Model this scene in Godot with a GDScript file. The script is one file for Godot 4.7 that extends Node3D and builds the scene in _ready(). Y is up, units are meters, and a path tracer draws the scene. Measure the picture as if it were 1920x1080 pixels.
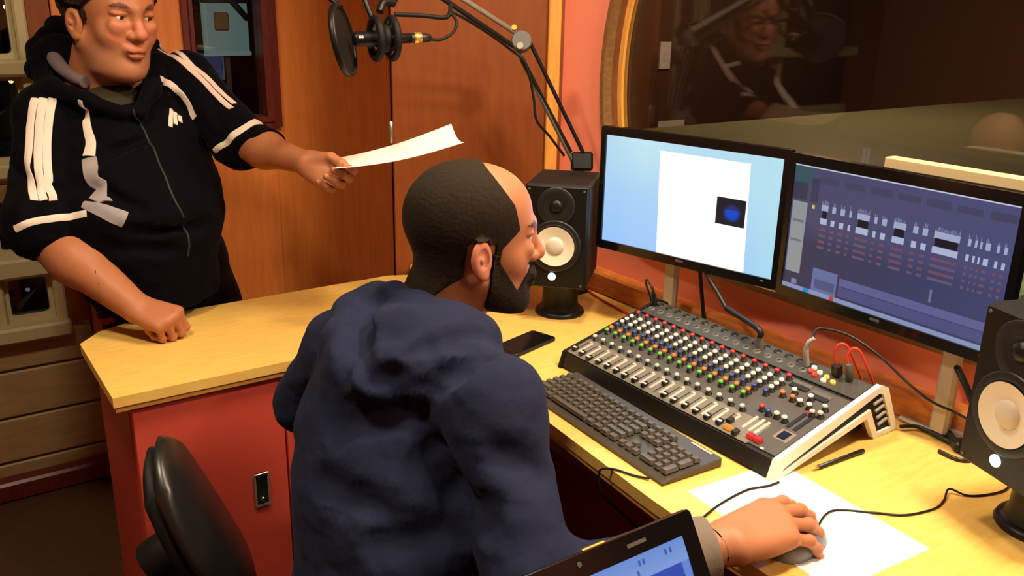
extends Node3D
# World: y up, metres. X runs towards the window wall, -Z runs away along it. The desk top is at y = 0.75.

const F := 1650.0
var eye := Vector3(0, 1.5, 0)
var cr: Vector3
var cu: Vector3
var cf: Vector3
var M := {}
var rng := RandomNumberGenerator.new()

func _ready() -> void:
	rng.seed = 7
	setup_camera()
	setup_environment()
	setup_lights()
	make_materials()
	build_room()
	build_desk()
	build_speakers()
	build_monitors()
	build_mixer()
	build_keyboard()
	build_small_things()
	build_boom()
	build_laptop()
	build_chairs()
	build_standing_person()
	build_seated_person()

func setup_camera() -> void:
	var yaw := deg_to_rad(55.0)
	var pitch := deg_to_rad(17.8)
	var roll := deg_to_rad(1.15)
	var fl := Vector3(cos(yaw), 0, -sin(yaw))
	var rt := Vector3(sin(yaw), 0, cos(yaw))
	cf = fl * cos(pitch) - Vector3.UP * sin(pitch)
	var up := fl * sin(pitch) + Vector3.UP * cos(pitch)
	cr = rt * cos(roll) + up * sin(roll)
	cu = -rt * sin(roll) + up * cos(roll)
	var cam := Camera3D.new()
	cam.name = "camera"
	cam.fov = rad_to_deg(2.0 * atan(540.0 / F))
	cam.near = 0.02
	add_child(cam)
	cam.transform = Transform3D(Basis(cr, cu, -cf), eye)
	cam.current = true

func setup_environment() -> void:
	var e := Environment.new()
	e.background_mode = Environment.BG_COLOR
	e.background_color = Color(0.004, 0.004, 0.005)
	e.tonemap_mode = Environment.TONE_MAPPER_LINEAR
	e.tonemap_exposure = 1.0
	e.sdfgi_enabled = true
	e.ssao_enabled = true
	e.ssil_enabled = true
	var w := WorldEnvironment.new()
	w.name = "world_environment"
	w.environment = e
	add_child(w)

# ceiling downlights: position, energy
var lamps := [
	[Vector3(1.30, 2.49, -0.42), 4.7],
	[Vector3(1.05, 2.49, -1.2), 2.2],
	[Vector3(-0.05, 2.49, -1.35), 2.75],
	[Vector3(0.95, 2.49, 0.55), 1.9],
]

func setup_lights() -> void:
	for l in lamps:
		var s := SpotLight3D.new()
		s.name = "downlight_beam"
		s.light_color = Color(1.0, 0.93, 0.79)
		s.light_energy = l[1]
		s.light_size = 0.12
		s.spot_angle = 80.0
		s.spot_angle_attenuation = 0.6
		s.spot_range = 8.0
		s.spot_attenuation = 2.0
		s.shadow_enabled = true
		s.position = l[0] - Vector3(0, 0.02, 0)
		s.rotation.x = -PI / 2
		add_child(s, true)

# where the photograph's pixel lies at a depth along the lens axis, or on a plane
func ray(x: float, y: float) -> Vector3:
	return cf * F + cr * (x - 960.0) - cu * (y - 540.0)

func at(x: float, y: float, d: float) -> Vector3:
	return eye + ray(x, y) * (d / F)

func on_y(x: float, y: float, h: float) -> Vector3:
	var d := ray(x, y)
	return eye + d * ((h - eye.y) / d.y)

func on_x(x: float, y: float, h: float) -> Vector3:
	var d := ray(x, y)
	return eye + d * ((h - eye.x) / d.x)

func on_z(x: float, y: float, h: float) -> Vector3:
	var d := ray(x, y)
	return eye + d * ((h - eye.z) / d.z)

# ---------------------------------------------------------------- nodes
var names := {}
func numbered(n: String) -> String:
	names[n] = names.get(n, -1) + 1
	return n if names[n] == 0 else "%s_%03d" % [n, names[n]]

func tag(o: Node, label: String, category: String, group := "") -> Node:
	o.set_meta("label", label)
	o.set_meta("category", category)
	if group != "":
		o.set_meta("group", group)
	return o

func thing(called: String, label: String, category: String, pos := Vector3.ZERO, yaw := 0.0, group := "") -> Node3D:
	var o := Node3D.new()
	o.name = numbered(called)
	o.position = pos
	o.rotation.y = yaw
	add_child(o)
	tag(o, label, category, group)
	return o

func put(called: String, mesh: Mesh, m: Material, parent: Node = null, xf := Transform3D.IDENTITY) -> MeshInstance3D:
	var o := MeshInstance3D.new()
	o.mesh = mesh
	o.material_override = m
	o.transform = xf
	if parent == null:
		o.name = numbered(called)
		add_child(o)
	else:
		o.name = called
		parent.add_child(o, true)
	return o

func struct(called: String, mesh: Mesh, m: Material, parent: Node = null, xf := Transform3D.IDENTITY) -> MeshInstance3D:
	var o := put(called, mesh, m, parent, xf)
	if parent == null:
		o.set_meta("kind", "structure")
	return o

func T(p: Vector3, b := Basis.IDENTITY) -> Transform3D:
	return Transform3D(b, p)

func yawed(a: float) -> Basis:
	return Basis(Vector3.UP, a)

# a basis whose y axis runs along d
func along(d: Vector3) -> Basis:
	var y := d.normalized()
	var x := y.cross(Vector3(0.31, 0.2, 0.93) if absf(y.z) < 0.9 else Vector3(1, 0, 0)).normalized()
	return Basis(x, y, x.cross(y))

# ---------------------------------------------------------------- materials
func mat(c: Color, rough := 0.7, metal := 0.0, spec := 0.5) -> StandardMaterial3D:
	var m := StandardMaterial3D.new()
	m.albedo_color = c
	m.roughness = rough
	m.metallic = metal
	m.metallic_specular = spec
	return m

func noise_tex(freq: float, ramp: Array, s: int, octaves := 4, size := 512, normal := false, strength := 4.0) -> NoiseTexture2D:
	var n := FastNoiseLite.new()
	n.seed = s
	n.frequency = freq
	n.noise_type = FastNoiseLite.TYPE_SIMPLEX_SMOOTH
	n.fractal_octaves = octaves
	var t := NoiseTexture2D.new()
	t.width = size
	t.height = size
	t.seamless = true
	t.noise = n
	if normal:
		t.as_normal_map = true
		t.bump_strength = strength
	else:
		var g := Gradient.new()
		g.offsets = PackedFloat32Array([0.0, 0.35, 0.65, 1.0])
		g.colors = PackedColorArray(ramp)
		t.color_ramp = g
	return t

func wood(dark: Color, lite: Color, scale: Vector3, rough: float, s: int, contrast := 1.0) -> StandardMaterial3D:
	var m := mat(Color.WHITE, rough)
	var mid := dark.lerp(lite, 0.5)
	m.albedo_texture = noise_tex(0.02, [mid.lerp(dark, contrast), mid.lerp(dark, contrast * 0.35), mid.lerp(lite, contrast * 0.4), mid.lerp(lite, contrast)], s, 5)
	m.uv1_triplanar = true
	m.uv1_world_triplanar = true
	m.uv1_scale = scale
	return m

func cloth(c: Color, rough: float, s: int, strength := 3.0, scale := 9.0) -> StandardMaterial3D:
	var m := mat(c, rough, 0.0, 0.18)
	m.normal_enabled = true
	m.normal_texture = noise_tex(0.03, [], s, 4, 256, true, strength)
	m.normal_scale = 0.6
	m.uv1_triplanar = true
	m.uv1_world_triplanar = true
	m.uv1_scale = Vector3.ONE * scale
	m.rim_enabled = true
	m.rim = 0.12
	return m

func make_materials() -> void:
	M.panel = wood(Color8(116, 54, 13), Color8(130, 66, 19), Vector3(5, 0.5, 5), 0.45, 11)
	M.door = wood(Color8(206, 114, 48), Color8(222, 128, 58), Vector3(4, 0.4, 4), 0.45, 12)
	M.trim = wood(Color8(170, 92, 38), Color8(205, 124, 58), Vector3(2, 6, 2), 0.4, 13)
	M.sill = wood(Color8(112, 78, 44), Color8(140, 98, 58), Vector3(3, 6, 3), 0.4, 13)
	M.switch = mat(Color8(226, 232, 240), 0.5)
	M.post = wood(Color8(204, 136, 56), Color8(226, 160, 78), Vector3(6, 0.6, 6), 0.4, 14)
	M.darkframe = wood(Color8(82, 24, 18), Color8(104, 34, 24), Vector3(6, 1, 6), 0.35, 15)
	M.reveal = wood(Color8(96, 52, 30), Color8(118, 68, 40), Vector3(6, 1, 6), 0.4, 16)
	M.desk = wood(Color8(218, 172, 86), Color8(232, 190, 104), Vector3(1.2, 3, 7), 0.32, 17, 0.9)
	M.deskedge = wood(Color8(196, 128, 62), Color8(216, 152, 82), Vector3(3, 12, 3), 0.4, 18)
	M.pink = mat(Color8(246, 144, 118), 0.6)
	M.red = mat(Color8(194, 72, 56), 0.5)
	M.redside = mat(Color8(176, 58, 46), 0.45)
	M.darkred = mat(Color8(120, 34, 28), 0.5)
	M.cream = mat(Color8(180, 166, 126), 0.55)
	M.board = wood(Color8(152, 126, 86), Color8(168, 140, 98), Vector3(0.6, 4, 3), 0.5, 19)
	M.floor = wood(Color8(62, 42, 26), Color8(76, 52, 34), Vector3(2, 1, 6), 0.4, 20)
	M.ceiling = mat(Color8(206, 190, 170), 0.9)
	M.wall = mat(Color8(196, 130, 90), 0.8)
	M.black = mat(Color8(20, 19, 19), 0.45)
	M.blacksoft = mat(Color8(18, 17, 17), 0.6, 0.0, 0.35)
	M.gloss = mat(Color8(14, 13, 14), 0.16)
	M.satin = mat(Color8(17, 16, 15), 0.4, 0.0, 0.4)
	M.rubber = mat(Color8(24, 22, 22), 0.7)
	M.steel = mat(Color8(190, 184, 176), 0.3, 0.9)
	M.chrome = mat(Color8(220, 214, 204), 0.15, 1.0)
	M.grey = mat(Color8(84, 80, 76), 0.5)
	M.lightgrey = mat(Color8(168, 164, 158), 0.45)
	M.silver = mat(Color8(150, 142, 132), 0.4, 0.5)
	M.standgrey = mat(Color8(176, 164, 150), 0.4, 0.2)
	M.white = mat(Color8(232, 228, 218), 0.5)
	M.paper = mat(Color8(244, 242, 234), 0.85)
	M.paper.backlight_enabled = true
	M.paper.backlight = Color(0.25, 0.25, 0.23)
	M.cone = mat(Color8(226, 216, 196), 0.5)
	M.gold = mat(Color8(226, 178, 92), 0.3, 0.8)
	M.glass = mat(Color(0.1, 0.1, 0.1, 0.02), 0.02)
	M.glass.transparency = BaseMaterial3D.TRANSPARENCY_ALPHA
	M.skin = mat(Color.WHITE, 0.5, 0.0, 0.4)
	M.skin.vertex_color_use_as_albedo = true
	M.skin.subsurf_scatter_enabled = true
	M.skin.subsurf_scatter_strength = 0.06
	M.eyewhite = mat(Color8(224, 212, 202), 0.2)
	M.iris = mat(Color8(40, 24, 16), 0.15)

func glow(c: Color, e: float) -> StandardMaterial3D:
	var m := mat(Color8(20, 20, 20), 0.4)
	m.emission_enabled = true
	m.emission = c
	m.emission_energy_multiplier = e
	return m

# ---------------------------------------------------------------- mesh builders
func begin() -> SurfaceTool:
	var st := SurfaceTool.new()
	st.begin(Mesh.PRIMITIVE_TRIANGLES)
	return st

func tri(st: SurfaceTool, a: Vector3, b: Vector3, c: Vector3, out: Vector3, smooth := -1) -> void:
	# clockwise seen from the side that «out» points to
	if (b - a).cross(c - a).dot(out) > 0.0:
		var t := b
		b = c
		c = t
	st.set_smooth_group(smooth)
	st.add_vertex(a)
	st.add_vertex(b)
	st.add_vertex(c)

func quad(st: SurfaceTool, a: Vector3, b: Vector3, c: Vector3, d: Vector3, out: Vector3, smooth := -1) -> void:
	tri(st, a, b, c, out, smooth)
	tri(st, a, c, d, out, smooth)

func done(st: SurfaceTool) -> ArrayMesh:
	st.generate_normals()
	st.index()
	return st.commit()

# chamfered box of full size s, centred on xf
func add_box(st: SurfaceTool, s: Vector3, xf := Transform3D.IDENTITY, bev := 0.003) -> void:
	var h := s * 0.5
	var b := minf(bev, minf(h.x, minf(h.y, h.z)) * 0.9)
	for ax in 3:
		var u := (ax + 1) % 3
		var v := (ax + 2) % 3
		for sg in [-1.0, 1.0]:
			var q := []
			for c in [[-1, -1], [1, -1], [1, 1], [-1, 1]]:
				var p := Vector3.ZERO
				p[ax] = sg * h[ax]
				p[u] = c[0] * (h[u] - b)
				p[v] = c[1] * (h[v] - b)
				q.append(xf * p)
			var o := Vector3.ZERO
			o[ax] = sg
			quad(st, q[0], q[1], q[2], q[3], xf.basis * o)
		for su in [-1.0, 1.0]:
			for sv in [-1.0, 1.0]:
				var q := []
				for c in [[-1.0, 0], [1.0, 0], [1.0, 1], [-1.0, 1]]:
					var p := Vector3.ZERO
					p[ax] = c[0] * (h[ax] - b)
					p[u] = su * (h[u] - (b if c[1] == 0 else 0.0))
					p[v] = sv * (h[v] - (0.0 if c[1] == 0 else b))
					q.append(xf * p)
				var o := Vector3.ZERO
				o[u] = su
				o[v] = sv
				quad(st, q[0], q[1], q[2], q[3], xf.basis * o)
	for sx in [-1.0, 1.0]:
		for sy in [-1.0, 1.0]:
			for sz in [-1.0, 1.0]:
				var p := Vector3(sx, sy, sz)
				var e := Vector3(h.x - b, h.y - b, h.z - b)
				tri(st, xf * (p * Vector3(h.x, e.y, e.z)), xf * (p * Vector3(e.x, h.y, e.z)), xf * (p * Vector3(e.x, e.y, h.z)), xf.basis * p)

func box(s: Vector3, bev := 0.003, xf := Transform3D.IDENTITY) -> ArrayMesh:
	var st := begin()
	add_box(st, s, xf, bev)
	return done(st)

# profile of Vector2(radius, height) turned round y; profile listed from bottom to top round the outside
func add_lathe(st: SurfaceTool, prof: Array, seg: int, xf := Transform3D.IDENTITY, sm := 1, squash := Vector2.ONE) -> void:
	for i in prof.size() - 1:
		var p: Vector2 = prof[i]
		var q: Vector2 = prof[i + 1]
		var n := Vector2(q.y - p.y, -(q.x - p.x))
		for k in seg:
			var a := TAU * k / seg
			var b := TAU * (k + 1) / seg
			var da := Vector3(cos(a) * squash.x, 0, sin(a) * squash.y)
			var db := Vector3(cos(b) * squash.x, 0, sin(b) * squash.y)
			var o := xf.basis * (((da + db) * 0.5) * n.x + Vector3.UP * n.y)
			var g := sm if sm < 0 else sm + i % 2 * 0
			if p.x > 1e-5 and q.x > 1e-5:
				quad(st, xf * (da * p.x + Vector3.UP * p.y), xf * (db * p.x + Vector3.UP * p.y), xf * (db * q.x + Vector3.UP * q.y), xf * (da * q.x + Vector3.UP * q.y), o, g)
			elif q.x > 1e-5:
				tri(st, xf * (Vector3.UP * p.y), xf * (db * q.x + Vector3.UP * q.y), xf * (da * q.x + Vector3.UP * q.y), o, g)
			elif p.x > 1e-5:
				tri(st, xf * (da * p.x + Vector3.UP * p.y), xf * (db * p.x + Vector3.UP * p.y), xf * (Vector3.UP * q.y), o, g)

func lathe(prof: Array, seg := 24, sm := 1, squash := Vector2.ONE) -> ArrayMesh:
	var st := begin()
	add_lathe(st, prof, seg, Transform3D.IDENTITY, sm, squash)
	return done(st)

# cylinder with chamfered rims
func cyl(r: float, h: float, seg := 24, r2 := -1.0, bev := 0.1) -> ArrayMesh:
	var t := r if r2 < 0 else r2
	var b := minf(r, h) * bev
	var st := begin()
	add_lathe(st, [Vector2(0, 0), Vector2(r - b, 0)], seg, Transform3D.IDENTITY, 2)
	add_lathe(st, [Vector2(r - b, 0), Vector2(r, b), Vector2(t, h - b), Vector2(t - b, h)], seg, Transform3D.IDENTITY, -1 if seg < 9 else 1)
	add_lathe(st, [Vector2(t - b, h), Vector2(0, h)], seg, Transform3D.IDENTITY, 3)
	return done(st)

func smooth_path(pts: Array, per := 6) -> PackedVector3Array:
	var out := PackedVector3Array()
	for i in pts.size() - 1:
		var p0: Vector3 = pts[maxi(i - 1, 0)]
		var p1: Vector3 = pts[i]
		var p2: Vector3 = pts[i + 1]
		var p3: Vector3 = pts[mini(i + 2, pts.size() - 1)]
		for k in per:
			out.append(p1.cubic_interpolate(p2, p0, p3, float(k) / per))
	out.append(pts[-1])
	return out

func add_tube(st: SurfaceTool, path: PackedVector3Array, r: float, seg := 8, r2 := -1.0) -> void:
	var n := path.size()
	var rings := []
	var ref := Vector3.ZERO
	for i in n:
		var t := (path[mini(i + 1, n - 1)] - path[maxi(i - 1, 0)]).normalized()
		if i == 0:
			ref = t.cross(Vector3(0.3, 0.9, 0.2)).normalized()
		ref = (ref - t * ref.dot(t)).normalized()
		var w := t.cross(ref)
		var rr := r if r2 < 0 else lerpf(r, r2, float(i) / (n - 1))
		var ring := []
		for k in seg:
			var a := TAU * k / seg
			ring.append([path[i] + (ref * cos(a) + w * sin(a)) * rr, ref * cos(a) + w * sin(a)])
		rings.append(ring)
	for i in n - 1:
		for k in seg:
			var j := (k + 1) % seg
			quad(st, rings[i][k][0], rings[i][j][0], rings[i + 1][j][0], rings[i + 1][k][0], rings[i][k][1] + rings[i][j][1], 1)
	for e in [0, n - 1]:
		var o: Vector3 = (path[0] - path[1]) if e == 0 else (path[n - 1] - path[n - 2])
		for k in range(1, seg - 1):
			tri(st, rings[e][0][0], rings[e][k][0], rings[e][k + 1][0], o, 2 + e)

func tube(pts: Array, r: float, seg := 8, per := 6, r2 := -1.0) -> ArrayMesh:
	var st := begin()
	add_tube(st, smooth_path(pts, per) if per > 1 else PackedVector3Array(pts), r, seg, r2)
	return done(st)

# polygon (Vector2 x,y) drawn out along z from z0 to z1, with a small chamfer on both faces
func add_prism(st: SurfaceTool, poly: PackedVector2Array, z0: float, z1: float, xf := Transform3D.IDENTITY, bev := 0.0, smooth := -1) -> void:
	var inner := poly
	if bev > 0.0:
		var o := Geometry2D.offset_polygon(poly, -bev, Geometry2D.JOIN_MITER)
		if o.size() == 1 and o[0].size() == poly.size():
			# line the offset ring up with the outer one
			var best := 0
			for i in o[0].size():
				if o[0][i].distance_to(poly[0]) < o[0][best].distance_to(poly[0]):
					best = i
			inner = PackedVector2Array()
			for i in poly.size():
				inner.append(o[0][(best + i) % poly.size()])
			if inner[1].distance_to(poly[1]) > bev * 6.0:
				inner = poly
	var b := bev if inner != poly else 0.0
	var ids := Geometry2D.triangulate_polygon(inner)
	for zi in 2:
		var z := z0 if zi == 0 else z1
		var o := xf.basis * Vector3(0, 0, -1 if zi == 0 else 1) * signf(z1 - z0)
		for i in range(0, ids.size(), 3):
			tri(st, xf * Vector3(inner[ids[i]].x, inner[ids[i]].y, z), xf * Vector3(inner[ids[i + 1]].x, inner[ids[i + 1]].y, z), xf * Vector3(inner[ids[i + 2]].x, inner[ids[i + 2]].y, z), o)
	var cw := Geometry2D.is_polygon_clockwise(poly)
	var d := signf(z1 - z0) * b
	for i in poly.size():
		var j := (i + 1) % poly.size()
		var e := poly[j] - poly[i]
		var n2 := Vector2(e.y, -e.x) * (-1.0 if cw else 1.0)
		var o := xf.basis * Vector3(n2.x, n2.y, 0)
		quad(st, xf * Vector3(poly[i].x, poly[i].y, z0 + d), xf * Vector3(poly[j].x, poly[j].y, z0 + d), xf * Vector3(poly[j].x, poly[j].y, z1 - d), xf * Vector3(poly[i].x, poly[i].y, z1 - d), o, smooth)
		if b > 0.0:
			for zz in [[z0, z0 + d, -1.0], [z1, z1 - d, 1.0]]:
				quad(st, xf * Vector3(inner[i].x, inner[i].y, zz[0]), xf * Vector3(inner[j].x, inner[j].y, zz[0]), xf * Vector3(poly[j].x, poly[j].y, zz[1]), xf * Vector3(poly[i].x, poly[i].y, zz[1]), o + xf.basis * Vector3(0, 0, zz[2] * signf(z1 - z0)) * n2.length())

func prism(poly: PackedVector2Array, z0: float, z1: float, bev := 0.0, smooth := -1) -> ArrayMesh:
	var st := begin()
	add_prism(st, poly, z0, z1, Transform3D.IDENTITY, bev, smooth)
	return done(st)

# a flat band between two closed outlines with the same number of points, drawn out from z0 to z1
func ring_prism(outer: PackedVector2Array, inner: PackedVector2Array, z0: float, z1: float) -> ArrayMesh:
	var st := begin()
	var n := outer.size()
	for i in n:
		var j := (i + 1) % n
		var a := outer[i]
		var b := outer[j]
		var c := inner[j]
		var d := inner[i]
		quad(st, Vector3(a.x, a.y, z0), Vector3(b.x, b.y, z0), Vector3(c.x, c.y, z0), Vector3(d.x, d.y, z0), Vector3(0, 0, z0 - z1))
		quad(st, Vector3(a.x, a.y, z1), Vector3(b.x, b.y, z1), Vector3(c.x, c.y, z1), Vector3(d.x, d.y, z1), Vector3(0, 0, z1 - z0))
		var out := (a + b - c - d) * 0.5
		quad(st, Vector3(a.x, a.y, z0), Vector3(b.x, b.y, z0), Vector3(b.x, b.y, z1), Vector3(a.x, a.y, z1), Vector3(out.x, out.y, 0))
		quad(st, Vector3(c.x, c.y, z0), Vector3(d.x, d.y, z0), Vector3(d.x, d.y, z1), Vector3(c.x, c.y, z1), Vector3(-out.x, -out.y, 0))
	return done(st)

func rrect(w: float, h: float, r: float, n := 5) -> PackedVector2Array:
	var p := PackedVector2Array()
	for c in [[1, 1, 0.0], [-1, 1, 0.5], [-1, -1, 1.0], [1, -1, 1.5]]:
		for k in n + 1:
			var a: float = PI * (c[2] + 0.5 * k / n)
			p.append(Vector2(c[0] * (w / 2 - r) + cos(a) * r, c[1] * (h / 2 - r) + sin(a) * r))
	return p

# flat sheet with uv, for screens: width along x, height along y, facing z
func sheet(w: float, h: float) -> ArrayMesh:
	var st := begin()
	var v := [Vector3(-w / 2, -h / 2, 0), Vector3(-w / 2, h / 2, 0), Vector3(w / 2, h / 2, 0), Vector3(w / 2, -h / 2, 0)]
	var t := [Vector2(0, 1), Vector2(0, 0), Vector2(1, 0), Vector2(1, 1)]
	for i in [0, 1, 2, 0, 2, 3]:
		st.set_normal(Vector3(0, 0, 1))
		st.set_uv(t[i])
		st.add_vertex(v[i])
	return st.commit()

# ---------------------------------------------------------------- the room
func window_outline(grow: float) -> PackedVector2Array:
	# in the plane of the window wall: x is world z, y is height; rounded left and right ends
	var p := PackedVector2Array()
	var zc := [-1.566, 0.7]
	for i in 25:
		var a := PI / 2 + PI * i / 24
		p.append(Vector2(zc[0] + cos(a) * (0.26 + grow), 1.33 + sin(a) * (0.44 + grow)))
	for i in 25:
		var a := -PI / 2 + PI * i / 24
		p.append(Vector2(zc[1] + cos(a) * (0.30 + grow), 1.33 + sin(a) * (0.44 + grow)))
	return p

# maps prism axes (x, y, z) onto world (z, y, x)
func wall_axes(x: float) -> Transform3D:
	return Transform3D(Basis(Vector3(0, 0, 1), Vector3(0, 1, 0), Vector3(1, 0, 0)), Vector3(x, 0, 0))

func remesh(m: ArrayMesh, xf: Transform3D) -> ArrayMesh:
	var st := begin()
	st.append_from(m, 0, xf)
	if xf.basis.determinant() < 0.0:
		# a mirrored mesh needs its triangles turned round
		var arr := st.commit().surface_get_arrays(0)
		var ids: PackedInt32Array = arr[Mesh.ARRAY_INDEX]
		for i in range(0, ids.size(), 3):
			var k := ids[i + 1]
			ids[i + 1] = ids[i + 2]
			ids[i + 2] = k
		arr[Mesh.ARRAY_INDEX] = ids
		var out := ArrayMesh.new()
		out.add_surface_from_arrays(Mesh.PRIMITIVE_TRIANGLES, arr)
		return out
	return st.commit()

func build_room() -> void:
	struct("floor", box(Vector3(6.0, 0.1, 7.0), 0.0), M.floor, null, T(Vector3(0.3, -0.05, -1.0)))
	struct("ceiling", box(Vector3(6.0, 0.1, 7.0), 0.0), M.ceiling, null, T(Vector3(0.3, 2.55, -1.0)))
	struct("wall_left", box(Vector3(0.1, 2.6, 6.0), 0.0), M.wall, null, T(Vector3(-1.95, 1.25, -0.6)))
	struct("wall_front", box(Vector3(3.6, 2.6, 0.1), 0.0), M.wall, null, T(Vector3(-0.2, 1.25, 2.0)))
	# window wall with its rounded opening
	var open := window_outline(0.0)
	var outer := PackedVector2Array()
	var lo := Vector2(-2.95, 0.0)
	var hi := Vector2(2.0, 2.5)
	for i in open.size():
		var q := open[i]
		var c := Vector2(clampf(q.x, -1.566, 0.7), 1.33)
		var d := (q - c).normalized() if q.distance_to(c) > 1e-4 else Vector2(0, 1)
		var t := 100.0
		if d.x > 1e-6: t = minf(t, (hi.x - c.x) / d.x)
		if d.x < -1e-6: t = minf(t, (lo.x - c.x) / d.x)
		if d.y > 1e-6: t = minf(t, (hi.y - c.y) / d.y)
		if d.y < -1e-6: t = minf(t, (lo.y - c.y) / d.y)
		outer.append(c + d * t)
	var ow := outer.duplicate()
	for cn in [Vector2(lo.x, hi.y), lo, Vector2(hi.x, lo.y), hi]:
		var best := 0
		for i in ow.size():
			if outer[i].distance_to(cn) < outer[best].distance_to(cn):
				best = i
		ow[best] = cn
	var wall := struct("wall_right", remesh(ring_prism(ow, open, 0.0, 0.065), Transform3D(Basis(Vector3(0, 0, 1), Vector3(0, 1, 0), Vector3(1, 0, 0)), Vector3(1.56, 0, 0))), M.pink)
	wall.name = "wall_right"
	var wx := func(x: float) -> Transform3D: return Transform3D(Basis(Vector3(0, 0, 1), Vector3(0, 1, 0), Vector3(1, 0, 0)), Vector3(x, 0, 0))
	struct("trim_1", remesh(ring_prism(window_outline(0.0), window_outline(-0.014), 0.0, 0.03), wx.call(1.548)), M.sill)
	struct("trim_2", remesh(ring_prism(window_outline(-0.001), window_outline(-0.014), 0.0, 0.02), wx.call(1.5785)), M.reveal)
	var w := Node3D.new()
	w.name = "window_1"
	w.set_meta("kind", "structure")
	add_child(w)
	put("window_frame", remesh(ring_prism(window_outline(-0.002), window_outline(-0.03), 0.0, 0.02), wx.call(1.598)), M.post, w)
	put("pane", remesh(prism(window_outline(-0.03), 0.0, 0.008), wx.call(1.606)), M.glass, w)
	# ledge along the window wall, just above the desk
	var st := begin()
	add_box(st, Vector3(0.045, 0.06, 2.45), T(Vector3(1.537, 0.78, -0.72)), 0.006)
	struct("trim_3", done(st), M.trim)
	# the plywood partition in the corner, with a golden post where it meets the window wall
	var a := Vector3(1.128, 0, -2.2)
	var b := Vector3(1.56, 0, -2.0)
	var dir := (b - a).normalized()
	var yaw := atan2(-dir.z, dir.x)
	var len := a.distance_to(b)
	var mid := (a + b) / 2
	var nrm := Vector3(-dir.z, 0, dir.x)
	struct("wall_corner", box(Vector3(len, 2.5, 0.035), 0.002), M.panel, null, T(mid - nrm * 0.0175 + Vector3.UP * 1.25, yawed(yaw)))
	struct("trim_4", box(Vector3(0.035, 1.75, 0.016), 0.003), M.post, null, T(b + nrm * 0.008 - dir * 0.03 + Vector3.UP * 1.625, yawed(yaw)))
	struct("trim_5", box(Vector3(len - 0.08, 0.028, 0.03), 0.004), M.post, null, T(mid + nrm * 0.015 + Vector3.UP * 0.765 - dir * 0.0, yawed(yaw)))
	var hg := put("partition_hinge", cyl(0.007, 0.06, 12), M.steel, null, T(a + Vector3(-0.006, 1.13, 0.0)))
	tag(hg, "small metal hinge on the edge of the plywood partition", "hinge")
	# the back wall: cream window on the left, wooden door in the middle
	build_back_wall()
	build_other_room()
	for l in lamps:
		var o := thing("downlight", ["round ceiling downlight above the right speaker", "round ceiling downlight above the mixer", "round ceiling downlight over the floor by the empty chair", "round ceiling downlight above the near end of the desk"][lamps.find(l)], "lamp", l[0], 0.0, "ceiling downlights")
		put("rim", lathe([Vector2(0.05, 0.0), Vector2(0.062, -0.008), Vector2(0.07, -0.004), Vector2(0.07, 0.01)], 24), M.white, o)
		put("lamp_face", cyl(0.048, 0.01, 24), glow(Color(1.0, 0.94, 0.83), 6.0), o, T(Vector3(0, -0.004, 0)))

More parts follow.
